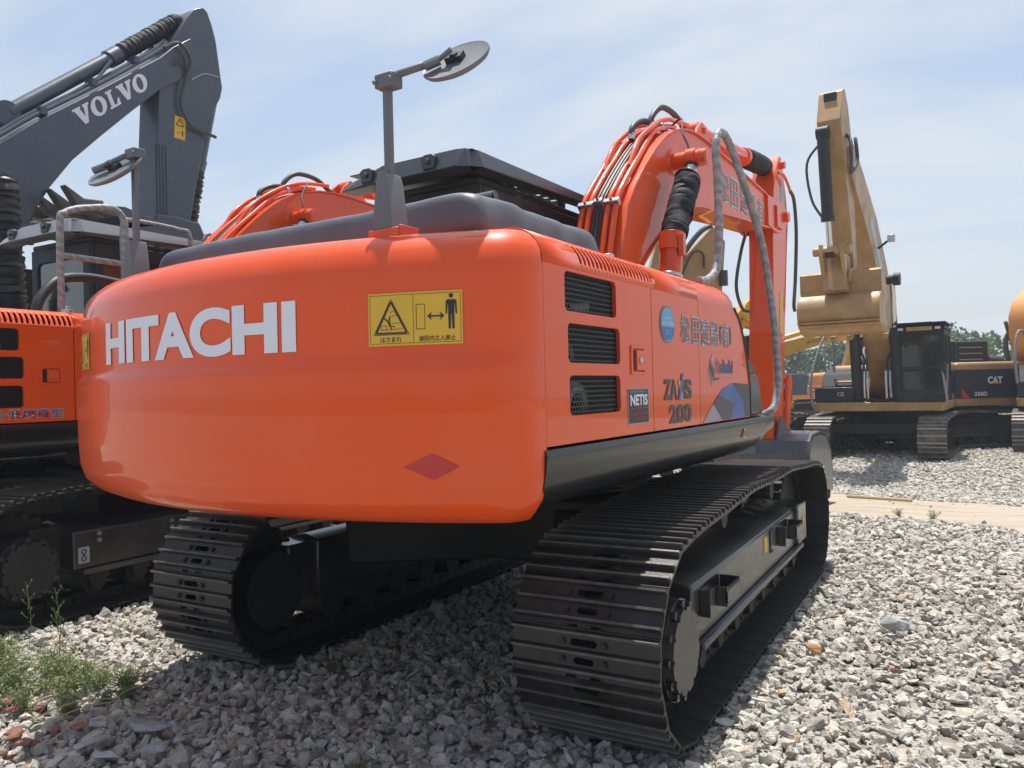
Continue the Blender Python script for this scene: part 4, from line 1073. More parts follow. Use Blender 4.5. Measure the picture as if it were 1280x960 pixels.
def digger(name, label, loc, deg, body, dark, boom_poly, stick_poly, xs=2.05, gauge=1.25, shoe=.6, group=None, cab_y=.5, cab_guard=False, hw=.26, cwm=None, boom_y=0., track=True, cabh=3.05, nocab=False, cat='excavator'):
    root = empty(name, loc, math.radians(deg), label, cat, group)
    if track:
        simple_crawler(root, -gauge, xs, .46, .50, shoe, M['btrack'], -1); simple_crawler(root, gauge, xs, .46, .50, shoe, M['btrack'], 1)
        c = MB(); c.box(-.8, .8, -gauge + .2, gauge - .2, .50, .85); c.cyl((0, 0, .8), (0, 0, 1.14), .72, n=40)
        for sx in (-1, 1): c.box(min(sx * .55, sx * 1.35), max(sx * .55, sx * 1.35), -gauge + .15, gauge - .15, .55, .80)
        c.build('undercarriage', M['dark'], root, bevel=.02)
    d = MB(); d.box(-2.6, 1.75, -1.45, 1.45, 1.12, 1.34); dk = d.build('deck', body, root, bevel=.03)
    # counterweight with rounded plan
    k = MB(); R_ = 3.25; pts = []
    for i in range(17):
        a = -math.asin(1.43 / R_) + 2 * math.asin(1.43 / R_) * i / 16; pts.append((-R_ * math.cos(a) , R_ * math.sin(a)))
    rings = [[(x * f + (0 if True else 0), y * f, z) for x, y in pts + [(-2.3, 1.43), (-2.3, -1.43)]] for z, f in ((1.12, .96), (1.2, 1.), (2.05, .995), (2.2, .96), (2.25, .9))]
    k.rings(rings); k.build('counterweight', cwm or body, root, bevel=.02, angle=50)
    # engine housing, left and right sides
    h = MB(); h.prism([(-2.35, 1.35), (-2.35, 2.22), (-2.2, 2.30), (-.45, 2.30), (-.35, 2.2), (-.35, 1.35)], -1.42, 1.42, 'y'); hd = h.build('engine_housing', body, root, bevel=.08, seg=3)
    for s in (-1, 1):
        g = MB(); g.box(-1.0, -.45, s * 1.424 - .003, s * 1.424 + .003, 1.5, 2.1)
        for j in range(9): g.box(-.98, -.47, s * 1.43 - .008, s * 1.43 + .008, 1.52 + j * .065, 1.545 + j * .065)
        g.build('side_grille', dark, hd)
        g = MB(); g.box(-2.2, -1.1, s * 1.424 - .004, s * 1.424 + .004, 1.42, 2.05); g.build('side_door', dark, hd, bevel=.003)
    t = MB(); t.cyl((-1.3, -.6, 2.3), (-1.3, -.6, 2.62), .07, n=16); t.tube([(-1.3, -.6, 2.6), (-1.32, -.6, 2.72), (-1.42, -.6, 2.78)], .055, 14); t.build('exhaust_pipe', M['dark'], root)
    # right front: tool boxes and steps
    b = MB(); b.box(.25, 1.7, -1.44, -.52, 1.345, 1.72, dark); b.prism([(.1, 1.722), (.1, 2.15), (.45, 2.18), (.9, 2.05), (1.15, 1.722)], -1.40, -.55, 'y', dark); b.box(1.10, 1.19, -1.05, -.62, 1.82, 1.88, body); b.build('tool_box', None, root, bevel=.04, seg=3)
    if not nocab:
        x0, x1, y0, y1, z0, z1 = .15, 1.78, cab_y, cab_y + .98, 1.345, cabh
        a = MB()
        a.holed([(y0, z0), (y1, z0), (y1, z1), (y0, z1)], [rrect(y0 + .10, y1 - .10, 1.62, 2.06, .04), rrect(y0 + .08, y1 - .08, 2.14, z1 - .16, .05)], x1 - .06, x1, 'x')
        a.holed([(y0, z0), (y1, z0), (y1, z1), (y0, z1)], [rrect(y0 + .12, y1 - .12, 2.1, z1 - .16, .05)], x0, x0 + .06, 'x')
        for yy in (y0, y1 - .05): a.holed([(x0 + .061, z0), (x1 - .061, z0), (x1 - .061, z1), (x0 + .061, z1)], [rrect(x0 + .14, x0 + .74, 1.9, z1 - .14, .06), rrect(x0 + .84, x1 - .13, 1.6, z1 - .14, .06)], yy, yy + .05, 'y')
        a.prism([(x0 - .05, z1), (x0, z1 + .07), (x1, z1 + .07), (x1 + .10, z1 + .02), (x1 + .10, z1)], y0 - .03, y1 + .03, 'y')
        cb = a.build('cab', dark, root, bevel=.015)
        g = MB(); g.box(x0 + .02, x0 + .03, y0 + .08, y1 - .08, 2.05, z1 - .1); g.box(x1 - .035, x1 - .028, y0 + .05, y1 - .05, 1.5, z1 - .1)
        g.box(x0 + .1, x1 - .1, y0 + .02, y0 + .026, 1.5, z1 - .1); g.box(x0 + .1, x1 - .1, y1 - .03, y1 - .024, 1.5, z1 - .1); g.build('cab_window', M['glass'], cb)
        s = MB(); s.box(.6, 1.1, y0 + .25, y0 + .75, 1.6, 1.85); s.box(.5, .65, y0 + .27, y0 + .73, 1.85, 2.6); s.build('seat', M['rubber'], cb, bevel=.05)
        if cab_guard:
            g = MB(); y0, y1 = y0 - .02, y1 + .02
            for zz in [1.62 + i * .032 for i in range(44)]: g.box(x1 + .03, x1 + .034, y0 + .05, y1 - .05, zz, zz + .004)
            for i in range(16): yy = y0 + .06 + i * (y1 - y0 - .12) / 15; g.box(x1 + .035, x1 + .039, yy - .002, yy + .002, 1.6, z1 - .05)
            g.holed([(y0, 1.50), (y1, 1.50), (y1, z1), (y0, z1)], [rrect(y0 + .07, y1 - .07, 1.60, 2.10, .01), rrect(y0 + .07, y1 - .07, 2.17, z1 - .07, .01)], x1 + .02, x1 + .05, 'x')
            g.build('front_guard', dark, cb)
            g = MB(); g.box(x0 - .1, x1 + .18, y0 - .05, y1 + .04, z1 + .12, z1 + .15); g.box(x0 + .4, x1 - .3, y0 + .0, y1 - .3, z1 + .15, z1 + .19)
            for yy in (y0 + .05, y1 - .1): 
                for xx in (x0 + .1, x1 - .1): g.box(xx, xx + .05, yy, yy + .05, z1 + .06, z1 + .12)
            g.build('roof_guard', dark, cb)
            g = MB(); g.box(x1 + .11, x1 + .16, y0 + .24, y1 - .24, z1 - .04, z1 + .055); g.build('lamp_cover', M['tan'], cb, bevel=.01)
            for yy in (y0 + .05, y1 - .19):
                g = MB(); g.box(x1 + .10, x1 + .17, yy, yy + .14, z1 - .035, z1 + .05, dark); g.box(x1 + .171, x1 + .175, yy + .015, yy + .125, z1 - .02, z1 + .035, M['lamp']); g.build('work_lamp', None, cb)
            g = MB(); g.prism([(y1 + .05, 2.25), (y1 + .22, 2.27), (y1 + .22, 2.72), (y1 + .05, 2.72)], x1 - .15, x1 - .08, 'x'); g.tube([(x1 - .1, y1 - .02, 2.3), (x1 - .1, y1 + .1, 2.3)], .012, 8); g.build('side_mirror', M['rubber'], cb, bevel=.03, seg=3)
    if boom_poly: 
        bm_ = flanged(root, 'boom', boom_poly, boom_y, hw, body)
        f = MB()
        for s in (-1, 1): f.prism([(-.4, 1.34), (-.1, 1.95), (.55, 1.95), (.85, 1.34)], boom_y + s * (hw + .03), boom_y + s * (hw + .07), 'y')
        f.build('boom_foot', body, root)
    if stick_poly: flanged(root, 'stick', stick_poly, boom_y, hw * .78, body)
    return root
def part(root, name): return [c for c in root.children if c.name.split('.')[0] == name][0]
def lettering(par, txt, u0, u1, v0, v1, fn, m, bold=.03, name='lettering', extra=None):
    q = MB(); text_fit(q, txt, u0, u1, v0, v1, fn, m, bold)
    if extra: extra(q)
    q.build(name, None, par, smooth=False, fix=False)

GZ = -.42
# tan excavator facing the camera with its bucket raised
A = digger('excavator', 'dusty tan and black excavator facing the camera with its tan bucket raised high', (18.03, -.655, GZ), 175.8, M['tan'], M['cblack'],
    [(-.2, 1.7), (.35, 1.45), (1.0, 2.2), (2.2, 3.7), (3.4, 4.75), (4.6, 5.45), (5.5, 5.95), (5.75, 6.2), (5.65, 6.55), (5.3, 6.7), (4.4, 6.35), (2.8, 5.6), (1.5, 4.6), (.5, 3.3)],
    [(5.95, 7.62), (5.75, 7.72), (5.45, 7.45), (5.15, 6.7), (5.1, 5.9), (4.95, 4.3), (5.02, 4.05), (5.25, 4.05), (5.55, 5.2), (6.0, 6.3), (6.2, 7.0)], cab_guard=True, hw=.29)
cyl_obj(A, 'bucket_cylinder', (6.28, 6.75), (6.02, 5.05), (5.90, 4.45), .115, M['cblack'], y=-.10)
l = MB()
for y in (-.30, .10): l.prism([(5.75, 4.50), (6.0, 4.62), (6.05, 4.42), (5.80, 3.95), (5.55, 3.75), (5.35, 3.9)], y, y + .08, 'y')
l.cyl((5.92, -.42, 4.48), (5.92, .30, 4.48), .09, n=16); l.prism([(5.3, 3.6), (5.45, 4.4), (5.7, 4.4), (5.9, 3.7)], -.26, .18, 'y'); l.build('bucket_link', M['tan'], A, bevel=.015)
bucket_mesh(A, (5.15, 4.02), 1.52, -.02, math.radians(-4), M['tan'], teeth=5, P=[(0, .12), (.30, .12), (.36, .08), (.38, -.30), (.44, -.345), (.58, -.40), (.68, -.52), (.74, -.68), (.73, -.84), (.64, -1.0), (.50, -1.10), (.30, -1.17), (.05, -1.20), (-.45, -1.18)])
ws = MB()
for k in range(4): a = .70 - k * .09; ws.box(5.15 + a - .06, 5.15 + a + .03, -.79, .75, 3.04 - k * .045, 3.07 - k * .045)
ws.build('wear_strip', M['tan'], part(A, 'bucket'), bevel=.004)
for s in (-1, 1):
    cyl_obj(A, 'lift_cylinder', (1.45, 1.25), (1.75, 3.12), (2.05, 4.25), .125, M['cblack'], y=s * .46)
p = MB(); p.cyl((2.05, -.62, 4.25), (2.05, .62, 4.25), .11, n=16, m=M['tan']); p.cyl((2.05, .50, 4.25), (2.05, .64, 4.25), .15, n=12, m=M['cblack']); p.build('lift_pin', None, A)
p = MB()
for y in (-.30, -.22, .20, .30):
    p.tube(smooth_path([(1.5, y, 1.40), (1.55, y * 1.0, 1.75), (1.5, y, 2.10)], 4), .035, 8, M['steel']); p.tube(smooth_path([(1.5, y, 2.1), (1.45, y * 1.1, 2.35), (1.3, y * 1.5, 2.55), (1.1, y * 1.6, 2.7)], 5), .032, 8, M['hose'])
p.tube([(1.5 + .0 * t, .38 * math.cos(t), 1.50 + .14 * math.sin(t)) for t in [2 * PI * k / 24 for k in range(24)]], .05, 8, M['rubber'], closed=True)
p.build('hose_bundle', None, A)
p = MB(); p.tube(smooth_path([(5.7, .22, 6.8), (5.9, .34, 6.6), (6.0, .36, 6.2), (5.8, .32, 6.0), (5.5, .38, 6.3), (5.4, .34, 6.75), (5.2, .3, 6.8)], 6), .035, 8); p.build('stick_hose', M['hose'], A); p = MB(); p.tube(smooth_path([(6.2, -.16, 6.6), (6.25, -.42, 6.2), (6.2, -.36, 5.5), (6.05, -.18, 5.1)], 5), .025, 8); p.build('stick_hose', M['hose'], A)
p = MB(); p.box(2.75, 2.85, .50, .66, 5.02, 5.18, M['lamp']); p.tube([(2.8, .3, 4.9), (2.8, .5, 5.05)], .03, 8, M['dark']); p.build('boom_lamp', None, A, bevel=.01)
p = MB(); bx = MB()
p.box(5.93, 6.03, -.12, .12, 7.38, 7.60); p.build('stick_end_cap', M['ink'], A, bevel=.01)
q = MB()
poly_on(q, [(1.6, 4.2), (3.4, 5.55), (3.5, 5.35), (1.75, 3.95)], lambda x, z: (x, .293, z), M['palelab']) if 'palelab' in M else None
M['palelab'] = mat('faded_white_label', (.50, .50, .50), .5)
poly_on(q, [(1.9, 4.35), (3.5, 5.55), (3.65, 5.30), (2.05, 4.05)], lambda x, z: (x, .293, z), M['palelab'])
q.build('faded_label', None, part(A, 'boom'), smooth=False, fix=False)
rail(A, [(1.70, -1.42, 1.15), (1.74, -1.50, 1.35), (1.74, -1.50, 2.0), (1.45, -1.35, 2.75), (1.2, -1.2, 3.15), (1.1, -1.15, 3.22), (1.0, -1.12, 3.12), (.98, -1.1, 2.1)], .028)
lettering(part(A, 'tool_box'), 'CE', -.90, -.74, 1.50, 1.60, lambda y, z: (1.706, y, z), M['lgrey'], .03)
rb = MB(); rb.tube(smooth_path([(1.80, 1.52, 1.30), (1.84, 1.50, 1.6), (1.80, 1.44, 2.05)], 5), .03, 8, M['wrap']); rb.tube([(1.3, 1.50, 2.2), (1.75, 1.5, 1.5)], .025, 8, M['wrap']); rb.build('wrapped_grab_bar', None, A)

# black sided machine behind, seen from the side
B = digger('excavator', 'excavator with black side panel and white letters, sideways behind the tan one', (20.55, -1.15, GZ), 119.8, M['tan'], M['cblack'], None, None, cwm=M['cblack'], nocab=False)
pb = MB(); pb.box(-3.3, -.1, 1.455, 1.47, 1.33, 2.10); sp = pb.build('black_side_panel', M['cblack'], B, bevel=.004)
fB = lambda x, z: (-x, 1.4745, z)
def tri_extra(q): poly_on(q, [(1.30, 1.71), (1.54, 1.71), (1.42, 1.79)], lambda x, z: (-x + .0, 1.478, z), M['yellow_s'])
lettering(sp, 'CAT', 1.22, 1.62, 1.71, 1.90, fB, M['white'], .045, extra=tri_extra)
lettering(sp, '336D', .86, 1.20, 1.39, 1.50, fB, M['white'], .03); lettering(sp, '2 L', 1.25, 1.43, 1.39, 1.49, fB, M['dgrey'], .01)
q = MB(); poly_on(q, [(.52, 1.335), (.74, 1.335), (.52, 1.60)], lambda x, z: (-x, 1.476, z), M['red']); q.build('red_corner_decal', None, sp, smooth=False, fix=False)

# machine cut by the right border
Cm = digger('excavator', 'dusty tan excavator cut by the right edge, only track and front corner in view', (20.5, -5.1, GZ), 175.8, M['tan'], M['cblack'], [(-.2, 1.7), (.35, 1.45), (2.2, 3.4), (5.6, 4.2), (5.7, 4.6), (2.0, 4.3), (.3, 3.0)], [(5.5, 4.7), (5.3, 3.9), (5.1, 1.6), (5.35, 1.5), (5.9, 4.2)], hw=.28)
rail(Cm, [(1.65, -1.42, 1.70), (1.60, -1.46, 2.3), (1.45, -1.4, 2.95), (1.3, -1.3, 3.05), (1.0, -1.2, 2.9)], .035)

# orange-yellow boom behind the right border
J = digger('excavator', 'orange-yellow excavator at the right edge, its curved boom above the black side panel', (22.4, -4.95, GZ), 150, M['oyel'], M['cblack'], [(-.2, 1.6), (.5, 1.5), (1.5, 1.9), (2.0, 2.4), (2.25, 3.0), (2.25, 3.5), (2.05, 3.9), (1.55, 4.25), (1.0, 4.7), (.6, 4.7), (.3, 4.0), (-.3, 3)], None, hw=.29, boom_y=-.11)
h = MB(); h.tube(smooth_path([(1.7, -.45, 2.0), (2.1, -.5, 2.3), (2.2, -.5, 2.9), (1.9, -.45, 3.2)], 5), .07, 10); h.tube(smooth_path([(1.6, -.45, 2.2), (1.9, -.5, 2.8), (2.2, -.5, 3.4)], 5), .05, 10); h.build('boom_hose', M['hose'], J)

# dark machine with raised louvred hood
D = digger('excavator', 'dark grey machine with a tall slatted hood behind the black side panel', (23.7, -1.57, GZ), 119.8, M['vgrey'], M['cblack'], None, None, nocab=True)
h = MB(); h.box(-.9, .10, 1.2, 1.42, 2.3, 2.98); hb = h.build('raised_hood', mat('matte_navy_plastic', (.026, .032, .046), .7, spec=.2), D, bevel=.04)
for z in (2.42, 2.60, 2.78): h = MB(); h.box(-.72, -.02, 1.421, 1.428, z, z + .025); h.build('louvre', M['lgrey'], hb)
h = MB()
for k in range(14): x = -1.2 + k * .14; h.prism([(x, 2.30), (x + .10, 2.30), (x + .05, 2.42)], 1.0, 1.4, 'y')
h.cyl((-1.4, 1.2, 2.35), (-1.0, 1.2, 2.35), .18, n=20); h.cyl((.45, 1.2, 2.35), (.85, 1.2, 2.35), .2, n=20); h.build('hood_fittings', M['cblack'], D)

# small orange excavator far behind
Fm = digger('excavator', 'orange-sided excavator far behind with covered dark cab, right of the foreground stick', (33.4, 3.6, GZ), 119.8, M['oyel'], M['cblack'], None, None, nocab=True)
q = MB(); q.box(-2.3, .80, .4, 1.45, 1.345, 1.70, M['oyel']); q.box(.30, .70, 1.452, 1.462, 1.42, 1.64, M['red2']); q.box(.35, .65, 1.463, 1.466, 1.48, 1.58, M['lgrey']); q.build('side_label', None, Fm)
q = MB(); q.prism([(.85, 1.35), (.70, 2.15), (1.0, 2.25), (1.75, 2.25), (1.78, 1.40), (1.5, 1.35)], .5, 1.50, 'y'); q.build('cab_cover', M['vgrey'], Fm, bevel=.06, seg=3)

# yellow excavator behind: boom to the right, stick down
G = digger('excavator', 'bright yellow excavator behind the foreground stick, its lettered boom reaching right', (19.31, 4.08, GZ), -60.2, M['yellow'], M['cblack'],
    [(-.3, 1.6), (.2, 1.4), (.6, 1.9), (1.1, 2.3), (1.96, 2.66), (2.7, 2.90), (3.4, 3.08), (3.95, 3.12), (4.1, 3.25), (3.95, 3.38), (3.6, 3.41), (2.9, 3.33), (1.96, 3.12), (.8, 2.75), (0, 2.2)],
    [(4.10, 3.88), (4.28, 3.85), (4.45, 3.35), (4.38, 2.9), (4.22, 2.2), (4.15, 1.9), (3.74, 1.9), (3.76, 2.2), (3.98, 3.05), (3.92, 3.3)], track=True, hw=.2)
cyl_obj(G, 'stick_cylinder', (1.3, 3.05), (3.15, 3.56), (4.12, 3.82), .075, M['yellow'])
bucket_mesh(G, (3.9, 1.95), .9, 0, .2, M['cblack'], s=.6, mirror=True)
lettering(part(G, 'boom'), '(キングル土木興業)', 2.62, 3.22, 3.00, 3.13, lambda x, z: (x, -.205, z + (x - 2.62) * .17), M['ink'], .03)
H = digger('excavator', 'yellow excavator mostly hidden behind the foreground tank, boom rising steeply by the stick', (14.95, 3.75, GZ), -60.2, M['yellow'], M['cblack'],
    [(-.3, 1.5), (.3, 1.4), (1.0, 2.75), (1.75, 3.62), (2.1, 3.95), (1.95, 4.15), (1.6, 4.0), (.9, 3.25), (.1, 2.2)], None, hw=.2, xs=1.7)
lettering(part(H, 'boom'), '重機土木', 1.2, 1.7, 3.22, 3.34, lambda x, z: (x, -.205, z + (x - 1.2) * 1.05), M['ink'], .03)
bucket_mesh(H, (1.75, 3.35), .8, 0, 3.0, M['yellow'], s=.5)

# brown-gold elbow behind the foreground boom
I = digger('excavator', 'brownish gold excavator behind the foreground one, boom elbow showing over its tank', (7.8, 2.89, -.1), -60.2, M['goldb'] if 'goldb' in M else M['tan'], M['cblack'],
    [(-1.1, 1.55), (-.7, 1.45), (.3, 2.3), (1.3, 3.05), (1.92, 3.05), (2.0, 3.95), (1.8, 4.22), (1.35, 3.75), (.7, 3.1), (-.4, 2.5)],
    [(.98, 4.10), (.85, 3.98), (.70, 3.4), (.75, 2.6), (.95, 2.6), (1.02, 3.6)], hw=.2, xs=1.5, track=True, nocab=True)
h = MB(); h.tube(smooth_path([(1.1, -.24, 3.45), (1.35, -.25, 3.85), (1.58, -.25, 4.12), (1.76, -.24, 4.22)], 5), .045, 10); h.tube(smooth_path([(1.2, -.24, 3.3), (1.42, -.27, 3.75), (1.60, -.25, 3.75), (1.62, -.25, 3.5)], 5), .018, 8); h.cyl((1.94, -.26, 3.45), (1.94, -.26, 3.2), .07, n=10); h.build('elbow_hose', M['hose'], I)

# charcoal excavator, third in the row
V = digger('excavator', 'charcoal excavator at upper left, its boom with white lettering raised highest', (0, 7.4, 0), 0, M['vgrey'], M['cblack'],
    [(-.5, 1.6), (.1, 1.45), (.30, 2.0), (.42, 2.67), (.46, 3.26), (.58, 3.65), (.80, 4.03), (1.08, 4.42), (1.45, 4.81), (1.90, 5.27), (2.34, 5.70), (2.70, 5.96), (2.95, 6.2), (2.85, 6.6), (2.55, 6.36), (2.35, 6.15), (1.47, 5.43), (.62, 4.76), (.24, 4.42), (-.1, 3.9), (-.45, 2.9)],
    [(2.85, 6.93), (2.94, 7.06), (3.02, 7.12), (3.12, 7.17), (3.2, 7.13), (3.27, 6.98), (3.34, 6.76), (3.44, 6.08), (3.40, 5.92), (3.28, 5.7), (3.16, 5.50), (2.79, 3.81), (2.70, 3.62), (2.40, 3.62), (2.27, 3.75), (2.30, 4.72), (2.36, 5.74), (2.50, 6.35)], hw=.27)
vb = part(V, 'boom'); vs = part(V, 'stick')
sk = math.atan2(.84, 1.02)
def fV(u, v): return (1.14 + u * math.cos(sk) - v * math.sin(sk) * .55, -.275, 4.82 + u * math.sin(sk) + v * math.cos(sk))
def slab(q, ch, u0, u1, h, fn, m):
    w_ = u1 - u0; P = lambda pts: poly_on(q, [(u0 + a * w_, b * h) for a, b in pts], fn, m)
    if ch == 'V':
        P([(-.04, 1), (.46, 1), (.46, .88), (.40, .88), (.58, .36), (.66, .88), (.60, .88), (.60, 1), (1.0, 1), (1.0, .88), (.92, .88), (.62, 0), (.40, 0), (.06, .88), (-.04, .88)])
    if ch == 'L':
        P([(.05, 0), (.05, .12), (.16, .12), (.16, .88), (.05, .88), (.05, 1), (.58, 1), (.58, .88), (.44, .88), (.44, .13), (.66, .13), (.80, .40), (.92, .40), (.92, 0)])
    if ch == 'O':
        n = 36; o = [(u0 + (.5 + .52 * math.cos(t)) * w_, (.5 + .53 * math.sin(t)) * h) for t in [2 * PI * k / n for k in range(n)]]; r_ = [(u0 + (.5 + .21 * math.cos(t)) * w_, (.5 + .38 * math.sin(t)) * h) for t in [2 * PI * k / n for k in range(n)]]
        q.add([fn(*p) for p in o + r_], [(k, (k + 1) % n, n + (k + 1) % n, n + k) for k in range(n)], m)
q = MB()
for ch, a, b in (('V', .04, .30), ('O', .31, .56), ('L', .585, .80), ('V', .80, 1.06), ('O', 1.07, 1.32)): slab(q, ch, a, b, .25, fV, M['white'])
q.build('white_lettering', None, vb, smooth=False, fix=False)
q = MB(); fS = lambda x, z: (x, -.2125, z); poly_on(q, [(2.58, 5.11), (2.76, 5.11), (2.78, 5.43), (2.60, 5.43)], fS, M['yellow_s'])
fS2 = lambda x, z: (x, -.2145, z)
for a, b in (((2.62, 5.30), (2.74, 5.30)), ((2.74, 5.30), (2.68, 5.40)), ((2.68, 5.40), (2.62, 5.30))):
    dx, dz = b[0] - a[0], b[1] - a[1]; L_ = math.hypot(dx, dz); nx, nz = -dz / L_ * .006, dx / L_ * .006; poly_on(q, [(a[0] + nx, a[1] + nz), (a[0] - nx, a[1] - nz), (b[0] - nx, b[1] - nz), (b[0] + nx, b[1] + nz)], fS2, M['ink'])
poly_on(q, [(2.63, 5.19), (2.68, 5.19), (2.68, 5.20), (2.63, 5.20)], fS2, M['ink']); poly_on(q, [(2.71, 5.16), (2.73, 5.16), (2.73, 5.24), (2.71, 5.24)], fS2, M['ink']); q.build('warning_sign', None, vs, smooth=False, fix=False)
ca = MB(); ca.cyl((.45, -.02, 4.86), (1.83, -.02, 6.03), .092, n=24); ca.cyl((1.74, -.02, 5.955), (1.88, -.02, 6.075), .115, n=24); ca.cyl((.42, -.1, 4.84), (.42, .06, 4.84), .15, n=20)
ca.tube([(.6, -.16, 4.80), (1.5, -.17, 5.60), (1.7, -.15, 5.9)], .022, 8); cy = ca.build('stick_cylinder', M['vgrey'], V)
ca = MB(); bellows(ca, (1.88, -.02, 6.075), (2.86, -.02, 6.93), .112, 16, M['cloth'], .06, 3); ca.build('rubber_sleeve', None, cy)
ca = MB()
for y, o in ((-.22, 0), (-.16, .04), (.1, .02)): ca.tube(smooth_path([(-.2, y, 4.15 + o), (.24, y, 4.50 + o), (.62, y, 4.83 + o), (1.47, y, 5.50 + o), (2.3, y, 6.20 + o), (2.5, y, 6.42 + o)], 4), .026, 8)
for x, z in ((.75, 4.92), (1.4, 5.48), (2.0, 5.98)): ca.box(x - .04, x + .04, -.26, -.1, z - .03, z + .06)
ca.build('boom_pipe', M['vgrey'], vb)
ca = MB(); ca.tube(smooth_path([(2.4, -.28, 6.30), (2.6, -.34, 6.42), (2.78, -.34, 6.25), (2.72, -.30, 5.95), (2.66, -.27, 5.6), (2.80, -.27, 5.35), (3.05, -.27, 5.3), (3.25, -.27, 5.28)], 6), .024, 8, M['hose']); ca.tube(smooth_path([(2.55, -.3, 6.1), (2.64, -.36, 6.25), (2.74, -.3, 6.1)], 5), .016, 8, M['hose'])
ca.tube(smooth_path([(2.88, -.22, 6.02), (3.1, -.23, 6.18), (3.36, -.22, 6.22)], 4), .010, 6, M['lgrey']); ca.build('stick_hose', None, vs)
ca = MB(); ca.cyl((3.36, -.02, 5.86), (3.12, -.02, 4.85), .10, n=20, m=M['vgrey']); ca.cyl((3.14, -.02, 4.95), (3.08, -.02, 4.76), .12, n=20, m=M['vgrey']); bellows(ca, (3.09, -.02, 4.80), (2.88, -.02, 3.75), .12, 14, M['rubber'], .16, 4); ca.build('bucket_cylinder', None, V)
for s in (-1, 1):
    ca = MB(); ca.cyl((.20, s * .42, 3.0), (.16, s * .42, 4.05), .10, n=16, m=M['vgrey']); bellows(ca, (.28, s * .42, 1.9), (.17, s * .42, 4.0), .15, 24, M['rubber'], .10, 8); ca.cyl((.16, s * .30, 4.10), (.16, s * .50, 4.10), .15, n=20, m=M['vgrey']); ca.build('lift_cylinder', None, V)
ca = MB()
for k in range(4): ca.box(2.275 + k * .05, 2.30 + k * .05, -.2125, -.209, 3.9, 4.95)
ca.build('stick_stripe', M['ink'], vs)
# its curled bucket with brown teeth pointing back
bk = MB(); outer = [(2.62, 3.3), (2.68, 3.58), (2.4, 3.64), (1.9, 3.74), (1.45, 3.84), (1.05, 3.80), (.95, 3.72), (1.3, 3.70), (1.6, 3.45), (1.9, 3.0), (2.3, 2.9), (2.6, 3.1)]
bk.prism(outer, -.75, .75, 'y'); vbk = bk.build('bucket', M['vgrey'], V, bevel=.02)
bk = MB(); bk.prism([(2.1, 3.5), (2.75, 3.4), (3.0, 3.75), (2.9, 3.95), (2.5, 3.98), (2.2, 3.95)], -.32, .32, 'y'); bk.build('bucket_linkage', M['vgrey'], V, bevel=.03)
for k in range(5):
    t = MB(); y = -.70 + k * .30; t.prism([(1.20, 3.66), (1.20, 3.88), (.95, 3.86), (.72, 3.98), (.88, 3.74)], y, y + .13, 'y'); t.build('bucket_tooth', M['brown'], vbk, bevel=.015)

# ------------------------------------------------------------------ ground
def sstep(a, b, x): t = np.clip((x - a) / (b - a), 0, 1); return t * t * (3 - 2 * t)
def vnoise(x, y, s=1., seed=0):
    r = np.random.default_rng(seed); T = r.random((64, 64)); x = x * s; y = y * s
    xi = np.floor(x).astype(int); yi = np.floor(y).astype(int); fx = x - xi; fy = y - yi; fx = fx * fx * (3 - 2 * fx); fy = fy * fy * (3 - 2 * fy)
    g = lambda a, b: T[a % 64, b % 64]
    return (g(xi, yi) * (1 - fx) + g(xi + 1, yi) * fx) * (1 - fy) + (g(xi, yi + 1) * (1 - fx) + g(xi + 1, yi + 1) * fx) * fy
def gz(x, y):
    x = np.asarray(x, float); y = np.asarray(y, float)
    near = (vnoise(x, y, 1.3, 1) - .5) * .05 + (vnoise(x, y, .45, 2) - .5) * .06
    foot = np.exp(-(np.maximum(0, np.hypot(x / 3.0, (y - 1.8) / 4.2) - 1) * 2.0) ** 2)     # flat stand under the machines
    return -.42 * sstep(4.2, 10.5, x) + near * (1 - foot) * (1 - .0 * x) - .012

xs = np.concatenate([np.arange(-36, -8, 4), np.arange(-8, 16, .12), np.arange(16, 40, .8), [45, 55, 70, 100, 145]])
ys = np.concatenate([[-105, -60, -40, -25], np.arange(-18, -7, .6), np.arange(-7, 7, .12), np.arange(7, 20, .6), [25, 40, 60, 105]])
XX, YY = np.meshgrid(xs, ys, indexing='ij'); ZZ = gz(XX, YY)
v = np.stack([XX, YY, ZZ], -1).reshape(-1, 3); nx_, ny_ = len(xs), len(ys)
idx = np.arange(nx_ * ny_).reshape(nx_, ny_)
quads = np.stack([idx[:-1, :-1], idx[1:, :-1], idx[1:, 1:], idx[:-1, 1:]], -1).reshape(-1, 4)
def np_mesh(name, V_, F_, m, attr=None, smooth=False, parent=None):
    me = bpy.data.meshes.new(name); k = F_.shape[1]
    me.vertices.add(len(V_)); me.vertices.foreach_set('co', V_.astype(np.float32).ravel())
    me.loops.add(F_.size); me.loops.foreach_set('vertex_index', F_.astype(np.int32).ravel())
    me.polygons.add(len(F_)); me.polygons.foreach_set('loop_start', np.arange(0, F_.size, k, dtype=np.int32)); me.polygons.foreach_set('loop_total', np.full(len(F_), k, dtype=np.int32))
    me.polygons.foreach_set('use_smooth', np.full(len(F_), smooth))
    me.update(calc_edges=True); me.validate()
    if attr is not None:
        a = me.attributes.new('rnd', 'FLOAT', 'POINT'); a.data.foreach_set('value', attr.astype(np.float32))
    me.materials.append(m); o = bpy.data.objects.new(name, me); COL.objects.link(o)
    if parent: o.parent = parent
    return o

